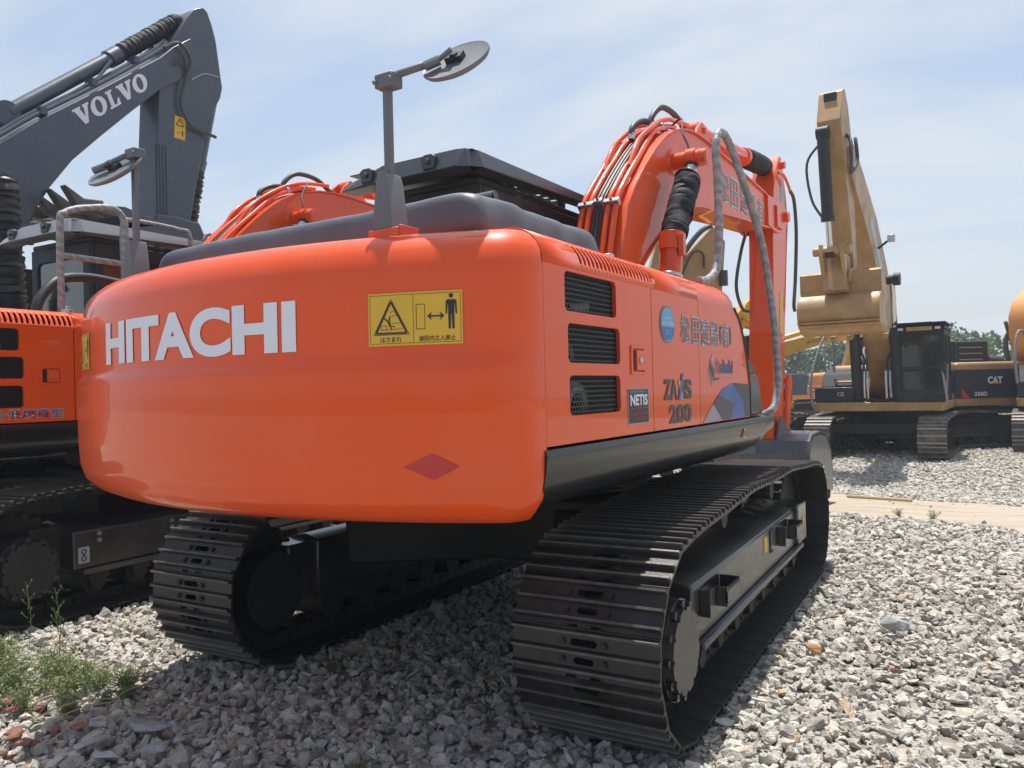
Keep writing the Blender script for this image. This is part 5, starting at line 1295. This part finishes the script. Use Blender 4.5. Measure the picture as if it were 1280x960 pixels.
def ground_material():
    m = bpy.data.materials.new('crushed_stone_ground'); t, N, L, b = nt(m)
    tc = N.new('ShaderNodeTexCoord'); b.inputs['Roughness'].default_value = .9
    def noise(s, d=6):
        n = N.new('ShaderNodeTexNoise'); n.inputs['Scale'].default_value = s; n.inputs['Detail'].default_value = d; L.new(tc.outputs['Object'], n.inputs['Vector']); return n
    vo = N.new('ShaderNodeTexVoronoi'); vo.inputs['Scale'].default_value = 14; L.new(tc.outputs['Object'], vo.inputs['Vector'])
    r = N.new('ShaderNodeValToRGB'); e = r.color_ramp.elements
    e[0].position = 0; e[0].color = (.22, .195, .16, 1); e[1].position = 1; e[1].color = (.50, .465, .40, 1)
    x = e.new(.5); x.color = (.38, .35, .30, 1)
    sp = N.new('ShaderNodeSeparateColor'); L.new(vo.outputs['Color'], sp.inputs[0]); L.new(sp.outputs[0], r.inputs[0])
    big = noise(.7, 4); mr = N.new('ShaderNodeMapRange'); mr.inputs['From Min'].default_value = .3; mr.inputs['From Max'].default_value = .7; mr.inputs['To Min'].default_value = .75; mr.inputs['To Max'].default_value = 1.15; L.new(big.outputs['Fac'], mr.inputs['Value'])
    sc = N.new('ShaderNodeVectorMath'); sc.operation = 'SCALE'; L.new(r.outputs[0], sc.inputs[0]); L.new(mr.outputs[0], sc.inputs['Scale'])
    # far field turns to grass
    sx = N.new('ShaderNodeSeparateXYZ'); L.new(tc.outputs['Object'], sx.inputs[0])
    n3 = noise(.25, 5); ad = N.new('ShaderNodeMath'); ad.operation = 'MULTIPLY_ADD'; ad.inputs[1].default_value = 10; L.new(n3.outputs['Fac'], ad.inputs[0]); L.new(sx.outputs['X'], ad.inputs[2])
    gm = N.new('ShaderNodeMapRange'); gm.inputs['From Min'].default_value = 43; gm.inputs['From Max'].default_value = 47; L.new(ad.outputs[0], gm.inputs['Value'])
    n4 = noise(2.5, 8); gr = N.new('ShaderNodeValToRGB'); gr.color_ramp.elements[0].color = (.07, .10, .035, 1); gr.color_ramp.elements[1].color = (.20, .22, .09, 1); gr.color_ramp.elements[0].position = .35; gr.color_ramp.elements[1].position = .7; L.new(n4.outputs['Fac'], gr.inputs[0])
    mx = N.new('ShaderNodeMix'); mx.data_type = 'RGBA'; L.new(gm.outputs[0], mx.inputs[0]); L.new(sc.outputs[0], mx.inputs[6]); L.new(gr.outputs[0], mx.inputs[7]); L.new(mx.outputs[2], b.inputs['Base Color'])
    bp = N.new('ShaderNodeBump'); bp.inputs['Distance'].default_value = .04; bp.invert = True; L.new(vo.outputs['Distance'], bp.inputs['Height'])
    n5 = noise(60, 6); b2 = N.new('ShaderNodeBump'); b2.inputs['Distance'].default_value = .01; L.new(n5.outputs['Fac'], b2.inputs['Height']); L.new(bp.outputs[0], b2.inputs['Normal']); L.new(b2.outputs[0], b.inputs['Normal'])
    return m
g = np_mesh('ground', v, quads, ground_material(), smooth=True); g['kind'] = 'structure'

def road_material():
    m = bpy.data.materials.new('packed_dirt'); t, N, L, b = nt(m)
    tc = N.new('ShaderNodeTexCoord'); mp = N.new('ShaderNodeMapping'); mp.inputs['Scale'].default_value = (3.0, .45, 1); mp.inputs['Rotation'].default_value = (0, 0, -.25); L.new(tc.outputs['Object'], mp.inputs['Vector'])
    n = N.new('ShaderNodeTexNoise'); n.inputs['Scale'].default_value = 2; n.inputs['Detail'].default_value = 9; n.inputs['Roughness'].default_value = .7; L.new(mp.outputs[0], n.inputs['Vector'])
    r = N.new('ShaderNodeValToRGB'); e = r.color_ramp.elements; e[0].position = .3; e[0].color = (.25, .20, .15, 1); e[1].position = .72; e[1].color = (.46, .395, .31, 1); x = e.new(.5); x.color = (.38, .32, .25, 1)
    L.new(n.outputs['Fac'], r.inputs[0]); L.new(r.outputs[0], b.inputs['Base Color']); b.inputs['Roughness'].default_value = .92
    n2 = N.new('ShaderNodeTexNoise'); n2.inputs['Scale'].default_value = 30; n2.inputs['Detail'].default_value = 8; L.new(tc.outputs['Object'], n2.inputs['Vector'])
    bp = N.new('ShaderNodeBump'); bp.inputs['Distance'].default_value = .02; L.new(n2.outputs['Fac'], bp.inputs['Height']); L.new(bp.outputs[0], b.inputs['Normal'])
    return m
def road_edges(y):
    n = (vnoise(y * 0 + 3, y, 1.1, 5) - .5) * .7 + (vnoise(y * 0 + 9, y, 4., 6) - .5) * .25
    n2 = (vnoise(y * 0 + 5, y, .9, 7) - .5) * .8 + (vnoise(y * 0 + 2, y, 4., 8) - .5) * .25
    return 4.2 + n, 8.3 + .45 * (y + .7) + n2
yy = np.arange(-16, 16, .08); lo, hi = road_edges(yy); hi = np.maximum(hi, lo + .8)
tt = np.linspace(0, 1, 26); RX = lo[None] + (hi - lo)[None] * tt[:, None]; RY = np.repeat(yy[None], 26, 0)
edge = np.minimum(tt, 1 - tt)[:, None] * 26
RZ = gz(RX, RY) + .020 + (vnoise(RX, RY, 2.2, 12) - .5) * .025 - .030 * (edge < .5)
V_ = np.stack([RX, RY, RZ], -1).reshape(-1, 3); id2 = np.arange(RX.size).reshape(RX.shape)
Q = np.stack([id2[:-1, :-1], id2[1:, :-1], id2[1:, 1:], id2[:-1, 1:]], -1).reshape(-1, 4)
r = np_mesh('dirt_road', V_, Q, road_material(), smooth=True); r['kind'] = 'structure'

# ------------------------------------------------------------------ gravel: thousands of angular stones
def hull_proto(seed, npt=20, flat=.65, sub=False):
    rd = random.Random(seed); bm = bmesh.new()
    for _ in range(npt):
        d = Vector((rd.gauss(0, 1), rd.gauss(0, 1), rd.gauss(0, 1))).normalized(); k = rd.uniform(.80, 1.05); bm.verts.new((d.x * k * .5, d.y * k * .5 * rd.uniform(.75, .85), d.z * k * .5 * flat))
    bmesh.ops.convex_hull(bm, input=bm.verts); bmesh.ops.delete(bm, geom=[x for x in bm.verts if not x.link_faces], context='VERTS'); bmesh.ops.triangulate(bm, faces=bm.faces)
    bm.verts.index_update(); V_ = np.array([x.co for x in bm.verts]); F_ = np.array([[x.index for x in f.verts] for f in bm.faces]); bm.free(); return V_, F_
def rough_proto(seed, npt, flat):
    pv, pf = hull_proto(seed, npt, flat); bm = bmesh.new(); vs_l = [bm.verts.new(p) for p in pv]
    for f in pf: bm.faces.new([vs_l[i] for i in f])
    bmesh.ops.subdivide_edges(bm, edges=bm.edges, cuts=1, use_grid_fill=True); bmesh.ops.triangulate(bm, faces=bm.faces); rd = random.Random(seed)
    import mathutils
    for v_ in bm.verts:
        n_ = mathutils.noise.noise_vector(v_.co * 3.1 + Vector((seed, 0, 0))); m_ = mathutils.noise.noise(v_.co * 7 + Vector((0, seed, 0)))
        v_.co += Vector(n_) * .055 + v_.co.normalized() * (.05 * m_ + rd.uniform(-.018, .018))
    bm.verts.index_update(); V_ = np.array([x.co for x in bm.verts]); F_ = np.array([[x.index for x in f.verts] for f in bm.faces]); bm.free(); return V_, F_
protos_r = [rough_proto(200 + i, 12 + (i % 4) * 2, .42 + .09 * (i % 4)) for i in range(26)]
protos = [hull_proto(100 + i, 18 + (i % 4) * 3, .6 + .1 * (i % 3)) for i in range(28)]
def rot_mats(n, tilt):
    a = rng.uniform(0, 2 * PI, n); b = rng.normal(0, tilt, n); c = rng.normal(0, tilt, n)
    ca, sa, cb, sb, cc, sc_ = np.cos(a), np.sin(a), np.cos(b), np.sin(b), np.cos(c), np.sin(c)
    z = np.zeros(n); o = np.ones(n)
    Rz = np.stack([ca, -sa, z, sa, ca, z, z, z, o], -1).reshape(n, 3, 3); Rx = np.stack([o, z, z, z, cb, -sb, z, sb, cb], -1).reshape(n, 3, 3); Ry = np.stack([cc, z, sc_, z, o, z, -sc_, z, cc], -1).reshape(n, 3, 3)
    return Rz @ Rx @ Ry
def scatter(P, S, name, m, tilt=.5, val=None, protos=None):
    protos = protos or globals()['protos']; n = len(P); which = rng.integers(0, len(protos), n); VV = []; FF = []; AA = []; off = 0
    val = rng.random(n) if val is None else val
    for k, (pv, pf) in enumerate(protos):
        i = np.where(which == k)[0]
        if not len(i): continue
        R_ = rot_mats(len(i), tilt); sc = S[i][:, None] * rng.uniform(.72, 1.35, (len(i), 3))
        w = np.einsum('nij,nvj->nvi', R_, pv[None] * sc[:, None, :]) + P[i][:, None, :]
        f = pf[None] + (np.arange(len(i)) * len(pv))[:, None, None] + off
        VV.append(w.reshape(-1, 3)); FF.append(f.reshape(-1, 3)); AA.append(np.repeat(val[i], len(pv))); off += len(i) * len(pv)
    return np_mesh(name, np.concatenate(VV), np.concatenate(FF), m, np.concatenate(AA))
CX, CY = -4.667, -2.346
def polar(n, r0, r1, a0, a1):
    rr = np.sqrt(rng.uniform(r0 ** 2, r1 ** 2, n)); aa = np.radians(rng.uniform(a0, a1, n)); return CX + rr * np.cos(aa), CY + rr * np.sin(aa)
pts = []
for dens_, r0, r1, a0, a1 in ((760, 1.6, 5.5, -34, 80), (520, 5.5, 9.5, -26, 72), (300, 9.5, 15, -14, 24), (110, 15, 26, -6, 20)):
    area = (r1 ** 2 - r0 ** 2) * math.radians(a1 - a0) / 2; pts.append(np.stack(polar(int(area * dens_), r0, r1, a0, a1), -1))
pts = np.concatenate(pts)
def in_tracks(x, y, loc, deg, tracks, hw, hl):
    c, s = math.cos(math.radians(deg)), math.sin(math.radians(deg)); dx, dy = x - loc[0], y - loc[1]; lx, ly = c * dx + s * dy, -s * dx + c * dy
    m = np.zeros(len(x), bool)
    for t in tracks: m |= (np.abs(ly - t) < hw) & (np.abs(lx) < hl)
    return m
def blocked(x, y):
    m = in_tracks(x, y, (0, 0), 0, (-1.1, 1.1), .315, 1.72) | in_tracks(x, y, (-.13, 4.13), 0, (-1.1, 1.1), .33, 1.75)
    for l_, d_ in (((18.03, -.655), 175.8), ((20.55, -1.15), 119.8), ((20.5, -5.1), 175.8)): m |= in_tracks(x, y, l_, d_, (-1.25, 1.25), .32, 2.2)
    return m
x, y = pts[:, 0], pts[:, 1]
lo, hi = road_edges(y); inroad = (x > lo + .05) & (x < hi - .05)
keep = ~blocked(x, y) & (~inroad | (rng.random(len(x)) < .02))
# thin patch of bare soil under the weeds at lower left, and some smaller stones
soil = np.exp(-((x + 2.60) ** 2 / .25 + (y - 1.35) ** 2 / .5)); keep &= rng.random(len(x)) > .35 * soil
x, y = x[keep], y[keep]; dist = np.hypot(x - CX, y - CY)
S = np.exp(rng.normal(np.log(.052), .34, len(x))); S = np.clip(S, .020, .12); lo, hi = road_edges(y); S = np.where((x > lo + .05) & (x < hi - .05), S * .5, S)
S *= np.where(dist > 9.5, 1.15, 1.)
layer = rng.random(len(x)) ** 1.5
z = gz(x, y) + .006 + layer * .022
near_t = in_tracks(x, y, (0, 0), 0, (-1.1, 1.1), .37, 1.8); z = np.where(near_t, z - .012, z)
P_ = np.stack([x, y, z], -1); nearm = dist < 6.2
gn = scatter(P_[nearm], S[nearm], 'gravel', M['gravel'], .6, protos=protos_r); gn['kind'] = 'stuff'; gn['label'] = 'rough pale grey gravel stones around the foreground tracks'; gn['category'] = 'gravel'
gr = scatter(P_[~nearm], S[~nearm], 'gravel', M['gravel']); tag(gr, 'loose pale grey crushed limestone covering the yard', 'gravel', None, 'stuff')

def rock(name, label, cat, loc, s, m, seed, flat=.6, group=None, npt=16):
    pv, pf = hull_proto(seed, npt, flat); pv = pv * np.array(s)[None]
    a = random.Random(seed).uniform(0, 6.28); c, sn = math.cos(a), math.sin(a); pv = pv @ np.array([[c, sn, 0], [-sn, c, 0], [0, 0, 1]])
    o = np_mesh(name, pv, pf, m, np.full(len(pv), random.Random(seed).random())); z = float(gz(loc[0], loc[1])); o.location = (loc[0], loc[1], z + s[2] * flat * .5 - .002 + (loc[2] if len(loc) > 2 else .03))
    q = o.modifiers.new('b', 'BEVEL'); q.width = min(s) * .04; q.segments = 2
    tag(o, label, cat, group); return o
rock('brick_piece', 'orange-tan broken brick lying on the gravel right of the near track', 'brick', (-.34, -1.642), (.13, .11, .10), M['tanrock'], 5, .75)
rock('brick_piece', 'small red brick chip on the gravel at the lower right, below the orange-tan brick', 'brick', (-.46, -2.03), (.055, .05, .05), M['brick'], 6, .8)
rock('stone', 'large pale grey stone lying on the gravel right of the orange-tan brick', 'stone', (.159, -1.992), (.19, .15, .16), M['slabm'], 8, .8)
rng2 = random.Random(4)
for i in range(20):
    X = -2.86 + rng2.uniform(-.20, .22); Y = 1.12 + rng2.uniform(-.22, .42); s_ = rng2.uniform(.03, .10)
    rock('brick_fragment', 'red broken brick piece in the rubble heap below the weeds at the lower left', 'brick', (X, Y, .03 + .03 * rng2.random()), (s_ * 1.2, s_, s_ * .75), M['brick'], 40 + i, .7, 'red brick pieces in the rubble heap')
for i, (X, Y, a, b, c) in enumerate(((-2.55, .74, .34, .15, .09), (-2.68, .47, .16, .14, .10), (-2.50, .60, .16, .12, .08), (-2.74, .78, .20, .11, .07), (-2.78, .62, .18, .10, .06), (-2.47, .86, .12, .11, .09), (-2.62, .93, .12, .08, .06))):
    rock('concrete_slab', ('long flat grey stone slab in front of the weeds, largest of the slabs', 'squarish pale slab at the bottom edge, rightmost of the slabs', 'grey slab just behind the squarish one', 'grey slab between the brick heap and the long slab', 'narrow grey slab at the bottom edge left of the squarish one', 'rounded grey stone touching the right end of the weeds', 'small grey stone between bricks and weeds')[i], 'slab', (X, Y, .035), (a, b, c), M['slabm'], 80 + i, .55, npt=10)
st = MB(); rd = random.Random(9)
for k in range(9):
    a = rd.uniform(-.5, .9); X = -2.75 + rd.uniform(-.15, .2); Y = .95 + rd.uniform(-.3, .4); L_ = rd.uniform(.15, .42); zz = float(gz(X, Y)) + .10
    st.tube(smooth_path([(X, Y, zz), (X + L_ * .5 * math.cos(a), Y + L_ * .5 * math.sin(a), zz + .03), (X + L_ * math.cos(a), Y + L_ * math.sin(a), zz)], 4), .0028, 5)
M['straw'] = mat('dry_straw', (.42, .34, .20), .8)
tag(st.build('dry_stalks', M['straw']), 'dry straw-coloured stalks lying over the brick rubble', 'straw', None, 'stuff')
st = MB(); st.tube([(6.9, -.95, float(gz(6.9, -.95)) + .05), (6.6, -1.75, float(gz(6.6, -1.75)) + .05)], .022, 8); tag(st.build('wooden_stick', M['straw']), 'pale wooden stick lying on the dirt road', 'stick')

# ------------------------------------------------------------------ plants
def leaf_cloud(C_, N_, size, aspect=.45):
    n = len(C_); a = rng.normal(size=(n, 3)); a /= np.linalg.norm(a, axis=1)[:, None]
    if N_ is not None: a = a * .8 + N_; a /= np.linalg.norm(a, axis=1)[:, None]
    t = rng.normal(size=(n, 3)); u = np.cross(a, t); u /= np.linalg.norm(u, axis=1)[:, None]; w = np.cross(a, u)
    s = (size * rng.uniform(.6, 1.4, n))[:, None]
    V_ = np.stack([C_ - u * s, C_ - w * s * aspect, C_ + u * s, C_ + w * s * aspect], 1).reshape(-1, 3)
    return V_, np.arange(4 * n).reshape(n, 4)
def foliage_material(name, shades):
    m = bpy.data.materials.new(name); t, N, L, b = nt(m)
    at = N.new('ShaderNodeAttribute'); at.attribute_name = 'rnd'; r = N.new('ShaderNodeValToRGB'); e = r.color_ramp.elements
    for i, (p, c) in enumerate(shades):
        q = e[i] if i < 2 else e.new(p); q.position = p; q.color = (*c, 1)
    L.new(at.outputs['Fac'], r.inputs[0]); L.new(r.outputs[0], b.inputs['Base Color']); b.inputs['Roughness'].default_value = .6
    tr = N.new('ShaderNodeBsdfTranslucent'); L.new(r.outputs[0], tr.inputs['Color']); mx = N.new('ShaderNodeMixShader'); mx.inputs[0].default_value = .35
    out = [n for n in N if n.type == 'OUTPUT_MATERIAL'][0]; L.new(b.outputs[0], mx.inputs[1]); L.new(tr.outputs[0], mx.inputs[2]); L.new(mx.outputs[0], out.inputs[0]); return m
M['weed'] = foliage_material('weed_leaves', [(0, (.10, .14, .05)), (.5, (.17, .22, .08)), (.85, (.27, .30, .14)), (1., (.45, .39, .22))])
M['stem'] = mat('weed_stem', (.13, .17, .06), .7)
def weed_meshes(seed, h, nst, leaf):
    rd = random.Random(seed); mb = MB(); C_ = []
    for k in range(nst):
        a = rd.uniform(0, 2 * PI); r0 = rd.uniform(0, .05); lean = rd.uniform(.05, .8) * h; hh = h * rd.uniform(.5, 1.05)
        p = smooth_path([(r0 * math.cos(a), r0 * math.sin(a), -.02), (r0 * math.cos(a) + lean * .35 * math.cos(a), lean * .35 * math.sin(a), hh * .55), (lean * math.cos(a), lean * math.sin(a), hh)], 5)
        mb.tube(p, .0016, 4)
        for q in p[2:]:
            for _ in range(rd.randint(4, 7)): C_.append(q + Vector((rd.gauss(0, .018), rd.gauss(0, .018), rd.gauss(0, .014))))
    V_, F_ = leaf_cloud(np.array(C_), np.array([0, 0, .5])[None], leaf)
    return mb, V_, F_
wm = []
for i in range(3):
    mb, V_, F_ = weed_meshes(30 + i, (.20, .16, .24)[i], (20, 18, 16)[i], (.0085, .0075, .010)[i]); wm.append((mb, V_, F_))
wproto = []
spots = [(-2.30, 2.30, 0, .8), (-2.42, 2.05, 2, .7), (-2.30, 1.86, 0, .75), (-2.36, 1.72, 1, .9), (-2.52, 1.86, 0, .8), (-2.62, 1.62, 1, .9), (-2.48, 1.56, 2, .7), (-2.34, 1.52, 0, .75), (-2.50, 1.38, 1, .8), (-2.38, 1.34, 0, .65), (-2.66, 1.42, 0, .7),
         (-2.72, 1.78, 2, .65), (-2.56, 2.2, 1, .8), (-2.44, 2.42, 0, .8), (-2.58, 1.24, 1, .6), (-2.44, 1.16, 1, .5), (-2.72, 1.98, 0, .7), (-2.24, 1.60, 1, .6), (-2.80, 1.60, 1, .55), (-2.28, 1.42, 1, .55), (-2.24, 1.30, 0, .6), (-2.30, 1.22, 1, .65), (-2.36, 1.12, 1, .5), (-2.54, 1.72, 2, .75), (-2.66, 1.86, 0, .75)]
lab = ['weed clump in the green patch at the lower left']
for k, (X, Y, t, s) in enumerate(spots):
    z = float(gz(X, Y))
    if any(w[0] == t for w in wproto):
        w = [w for w in wproto if w[0] == t][0]; o = w[1].copy(); COL.objects.link(o); c = w[2].copy(); COL.objects.link(c); c.parent = o
    else:
        mb, V_, F_ = wm[t]; o = np_mesh('weed_plant', V_, F_, M['weed'], np.repeat(rng.random(len(F_)), 4)); c = mb.build('stem', M['stem'], o); wproto.append((t, o, c))
    o.location = (X, Y, z + .02); o.rotation_euler = (0, 0, k * 1.7); o.scale = (s * 1.15, s * 1.15, s)
    tag(o, 'leafy green weed growing in the patch at the lower left among the stones', 'weed', 'weeds in the lower left patch')
# two tall seed stalks
for k, (X, Y, h) in enumerate(((-2.10, 2.42, .40), (-2.16, 2.02, .42), (-2.28, 1.82, .36))):
    mb = MB(); z = float(gz(X, Y)); mb.tube(smooth_path([(0, 0, 0), (.01, -.01, h * .5), (.0, .02, h)], 5), .002, 5)
    for j in range(9):
        zz = h * (.4 + .065 * j); a = j * 2.4; mb.tube([(0, 0, zz), (.03 * math.cos(a), .03 * math.sin(a), zz + .03)], .0011, 4); mb.cyl((.03 * math.cos(a), .03 * math.sin(a), zz + .03), (.034 * math.cos(a), .034 * math.sin(a), zz + .042), .0045, .003, 6)
    o = mb.build('seed_stalk', M['stem']); o.location = (X, Y, z); tag(o, 'thin tall seed stalk rising out of the weeds at the lower left', 'weed', 'tall seed stalks over the weeds')
for k, (X, Y, s, lb) in enumerate(((4.62, -1.72, .5, 'small green tuft at the near edge of the dirt road, left of two'), (4.50, -2.05, .45, 'small green tuft at the near edge of the dirt road, right of two'), (-1.62, .52, .42, 'small weed in the shade beside the left track'), (-2.40, -.35, .35, 'tiny weed in the shaded gravel below the counterweight'))):
    w = wproto[k % 3]; o = w[1].copy(); COL.objects.link(o); c = w[2].copy(); COL.objects.link(c); c.parent = o; o.location = (X, Y, float(gz(X, Y)) + .01); o.scale = (s, s, s); o['label'] = lb
    if 'group' in o: del o['group']

# far woods: crowns of small leaf faces with trunks
M['wood'] = foliage_material('far_foliage', [(0, (.055, .085, .035)), (.45, (.095, .145, .055)), (.8, (.14, .19, .08)), (1, (.19, .23, .11))])
M['bark'] = mat('bark', (.10, .08, .06), .9)
C_ = []; A_ = []; tr = MB()
for row in range(3):
    for az in np.arange(-14, 78, 1.9 + row * .1):
        d = 72 + row * 8 + rng.uniform(-3, 3); a = math.radians(az + rng.uniform(-.8, .8)); X, Y = CX + d * math.cos(a), CY + d * math.sin(a)
        H_ = rng.uniform(4.0, 5.9) + row * .5 + (1.3 if rng.random() < .15 else 0); nb_ = 7; tone = rng.uniform(-.15, .15)
        tr.tube([(X, Y, -.5), (X + .1, Y, H_ * .6)], [.12, .05], 6)
        for j in range(nb_):
            c = np.array([X + rng.normal(0, 1.1), Y + rng.normal(0, 1.1), H_ * rng.uniform(.25, .86)]); rr = rng.uniform(.6, 1.15); k = 120
            dv = rng.normal(size=(k, 3)); dv /= np.linalg.norm(dv, axis=1)[:, None]; C_.append(c + dv * rr * rng.uniform(.55, 1.08, (k, 1))); A_.append(np.clip(rng.normal(.45 + tone, .2, k), 0, 1))
C_ = np.concatenate(C_); A_ = np.concatenate(A_); V_, F_ = leaf_cloud(C_, None, .17, .7)
w = np_mesh('woods', V_, F_, M['wood'], np.repeat(A_, 4)); tag(w, 'low green wood along the horizon behind the machines', 'wood', None, 'stuff')
t = tr.build('wood_trunks', M['bark'], w)
# rough grass strip before the woods
n = 26000; gx = rng.uniform(38, 68, n); gy = rng.uniform(-24, 34, n); hh = rng.uniform(.15, .6, n)
C_ = np.stack([gx, gy, gz(gx, gy) + hh * .5], -1); V_, F_ = leaf_cloud(C_, None, .22, .35); o = np_mesh('tall_grass', V_, F_, M['weed'], np.repeat(rng.random(n), 4)); tag(o, 'rough grass between the yard and the wood', 'grass', None, 'stuff')

# ------------------------------------------------------------------ sky, sun, camera
SUN = Vector((.20, .09, 1)).normalized(); el = math.asin(SUN.z); azs = math.atan2(SUN.x, SUN.y)
w = bpy.data.worlds.new('World'); SC.world = w; w.use_nodes = True; N = w.node_tree.nodes; L = w.node_tree.links
bg = N['Background']; sky = N.new('ShaderNodeTexSky'); sky.sky_type = 'NISHITA'; sky.sun_disc = False; sky.sun_elevation = el; sky.sun_rotation = azs; sky.air_density = 1.2; sky.dust_density = 2.2; sky.ozone_density = 1.2
tc = N.new('ShaderNodeTexCoord'); sp = N.new('ShaderNodeSeparateXYZ'); L.new(tc.outputs['Generated'], sp.inputs[0])
zz = N.new('ShaderNodeMath'); zz.operation = 'ADD'; zz.inputs[1].default_value = .16; L.new(sp.outputs['Z'], zz.inputs[0]); zm = N.new('ShaderNodeMath'); zm.operation = 'MAXIMUM'; zm.inputs[1].default_value = .05; L.new(zz.outputs[0], zm.inputs[0])
dx = N.new('ShaderNodeMath'); dx.operation = 'DIVIDE'; L.new(sp.outputs['X'], dx.inputs[0]); L.new(zm.outputs[0], dx.inputs[1]); dy = N.new('ShaderNodeMath'); dy.operation = 'DIVIDE'; L.new(sp.outputs['Y'], dy.inputs[0]); L.new(zm.outputs[0], dy.inputs[1])
cb = N.new('ShaderNodeCombineXYZ'); L.new(dx.outputs[0], cb.inputs[0]); L.new(dy.outputs[0], cb.inputs[1])
mp = N.new('ShaderNodeMapping'); mp.inputs['Rotation'].default_value = (0, 0, 1.15); mp.inputs['Scale'].default_value = (1., .42, 1); mp.inputs['Location'].default_value = (.6, 1.3, 0); L.new(cb.outputs[0], mp.inputs[0])
n1 = N.new('ShaderNodeTexNoise'); n1.inputs['Scale'].default_value = 1.35; n1.inputs['Detail'].default_value = 7; n1.inputs['Roughness'].default_value = .52; n1.inputs['Distortion'].default_value = .35; L.new(mp.outputs[0], n1.inputs['Vector'])
rp = N.new('ShaderNodeValToRGB'); rp.color_ramp.elements[0].position = .42; rp.color_ramp.elements[0].color = (.26, .26, .26, 1); rp.color_ramp.elements[1].position = .61; rp.color_ramp.elements[1].color = (.97, .97, .97, 1); L.new(n1.outputs['Fac'], rp.inputs[0])
hz = N.new('ShaderNodeMapRange'); hz.inputs['From Min'].default_value = 0; hz.inputs['From Max'].default_value = .30; hz.inputs['To Min'].default_value = .85; hz.inputs['To Max'].default_value = 0; L.new(sp.outputs['Z'], hz.inputs['Value'])
mxf = N.new('ShaderNodeMath'); mxf.operation = 'MAXIMUM'; L.new(rp.outputs[0], mxf.inputs[0]); L.new(hz.outputs[0], mxf.inputs[1])
mx = N.new('ShaderNodeMix'); mx.data_type = 'RGBA'; bk = N.new('ShaderNodeMapRange'); bk.interpolation_type = 'SMOOTHSTEP'; bk.inputs['From Min'].default_value = -.75; bk.inputs['From Max'].default_value = .25; bk.inputs['To Min'].default_value = .30; bk.inputs['To Max'].default_value = 1.0; L.new(sp.outputs['X'], bk.inputs['Value'])
bm_ = N.new('ShaderNodeMath'); bm_.operation = 'MULTIPLY'; L.new(mxf.outputs[0], bm_.inputs[0]); L.new(bk.outputs[0], bm_.inputs[1]); L.new(bm_.outputs[0], mx.inputs[0]); L.new(sky.outputs[0], mx.inputs[6]); mx.inputs[7].default_value = (4.75, 5.1, 5.6, 1)
L.new(mx.outputs[2], bg.inputs['Color']); bg.inputs['Strength'].default_value = .12
sl = bpy.data.lights.new('sun', 'SUN'); sl.energy = 4.9; sl.angle = math.radians(.6); sl.color = (1, .96, .90); so = bpy.data.objects.new('sun', sl); COL.objects.link(so); so.rotation_euler = SUN.to_track_quat('Z', 'Y').to_euler()

hm = bpy.data.materials.new('haze'); hm.use_nodes = True; hn = hm.node_tree.nodes; hn.clear(); ho = hn.new('ShaderNodeOutputMaterial'); hv = hn.new('ShaderNodeVolumePrincipled')
hv.inputs['Color'].default_value = (.86, .92, 1, 1); hv.inputs['Density'].default_value = .0016; hm.node_tree.links.new(hv.outputs[0], ho.inputs['Volume'])
hb_ = MB(); hb_.box(-40, 150, -110, 110, -2.6, 16); hb_ = hb_.build('haze', hm, smooth=False); hb_['kind'] = 'stuff'; hb_['label'] = 'thin summer haze over the whole yard'; hb_['category'] = 'haze'
cam = bpy.data.cameras.new('camera'); co = bpy.data.objects.new('camera', cam); COL.objects.link(co)
F = Vector((0.86762447, 0.49716272, 0.00755084)); R = Vector((0.49718614, -0.86728785, -0.02485414)); U = Vector((0.0058078, -0.02531823, 0.99966257))
co.matrix_world = Matrix(((R.x, U.x, -F.x, -4.66656), (R.y, U.y, -F.y, -2.34619), (R.z, U.z, -F.z, 1.43821), (0, 0, 0, 1)))
cam.sensor_width = 36; cam.lens = 36 * 981.57 / 1280; cam.clip_start = .05; cam.clip_end = 2000; SC.camera = co
vs_ = SC.view_settings; vs_.view_transform = 'Standard'; vs_.look = 'None'; vs_.exposure = .38; vs_.gamma = 1; vs_.use_curve_mapping = False
SC.cycles.max_bounces = 6; SC.cycles.use_denoising = True
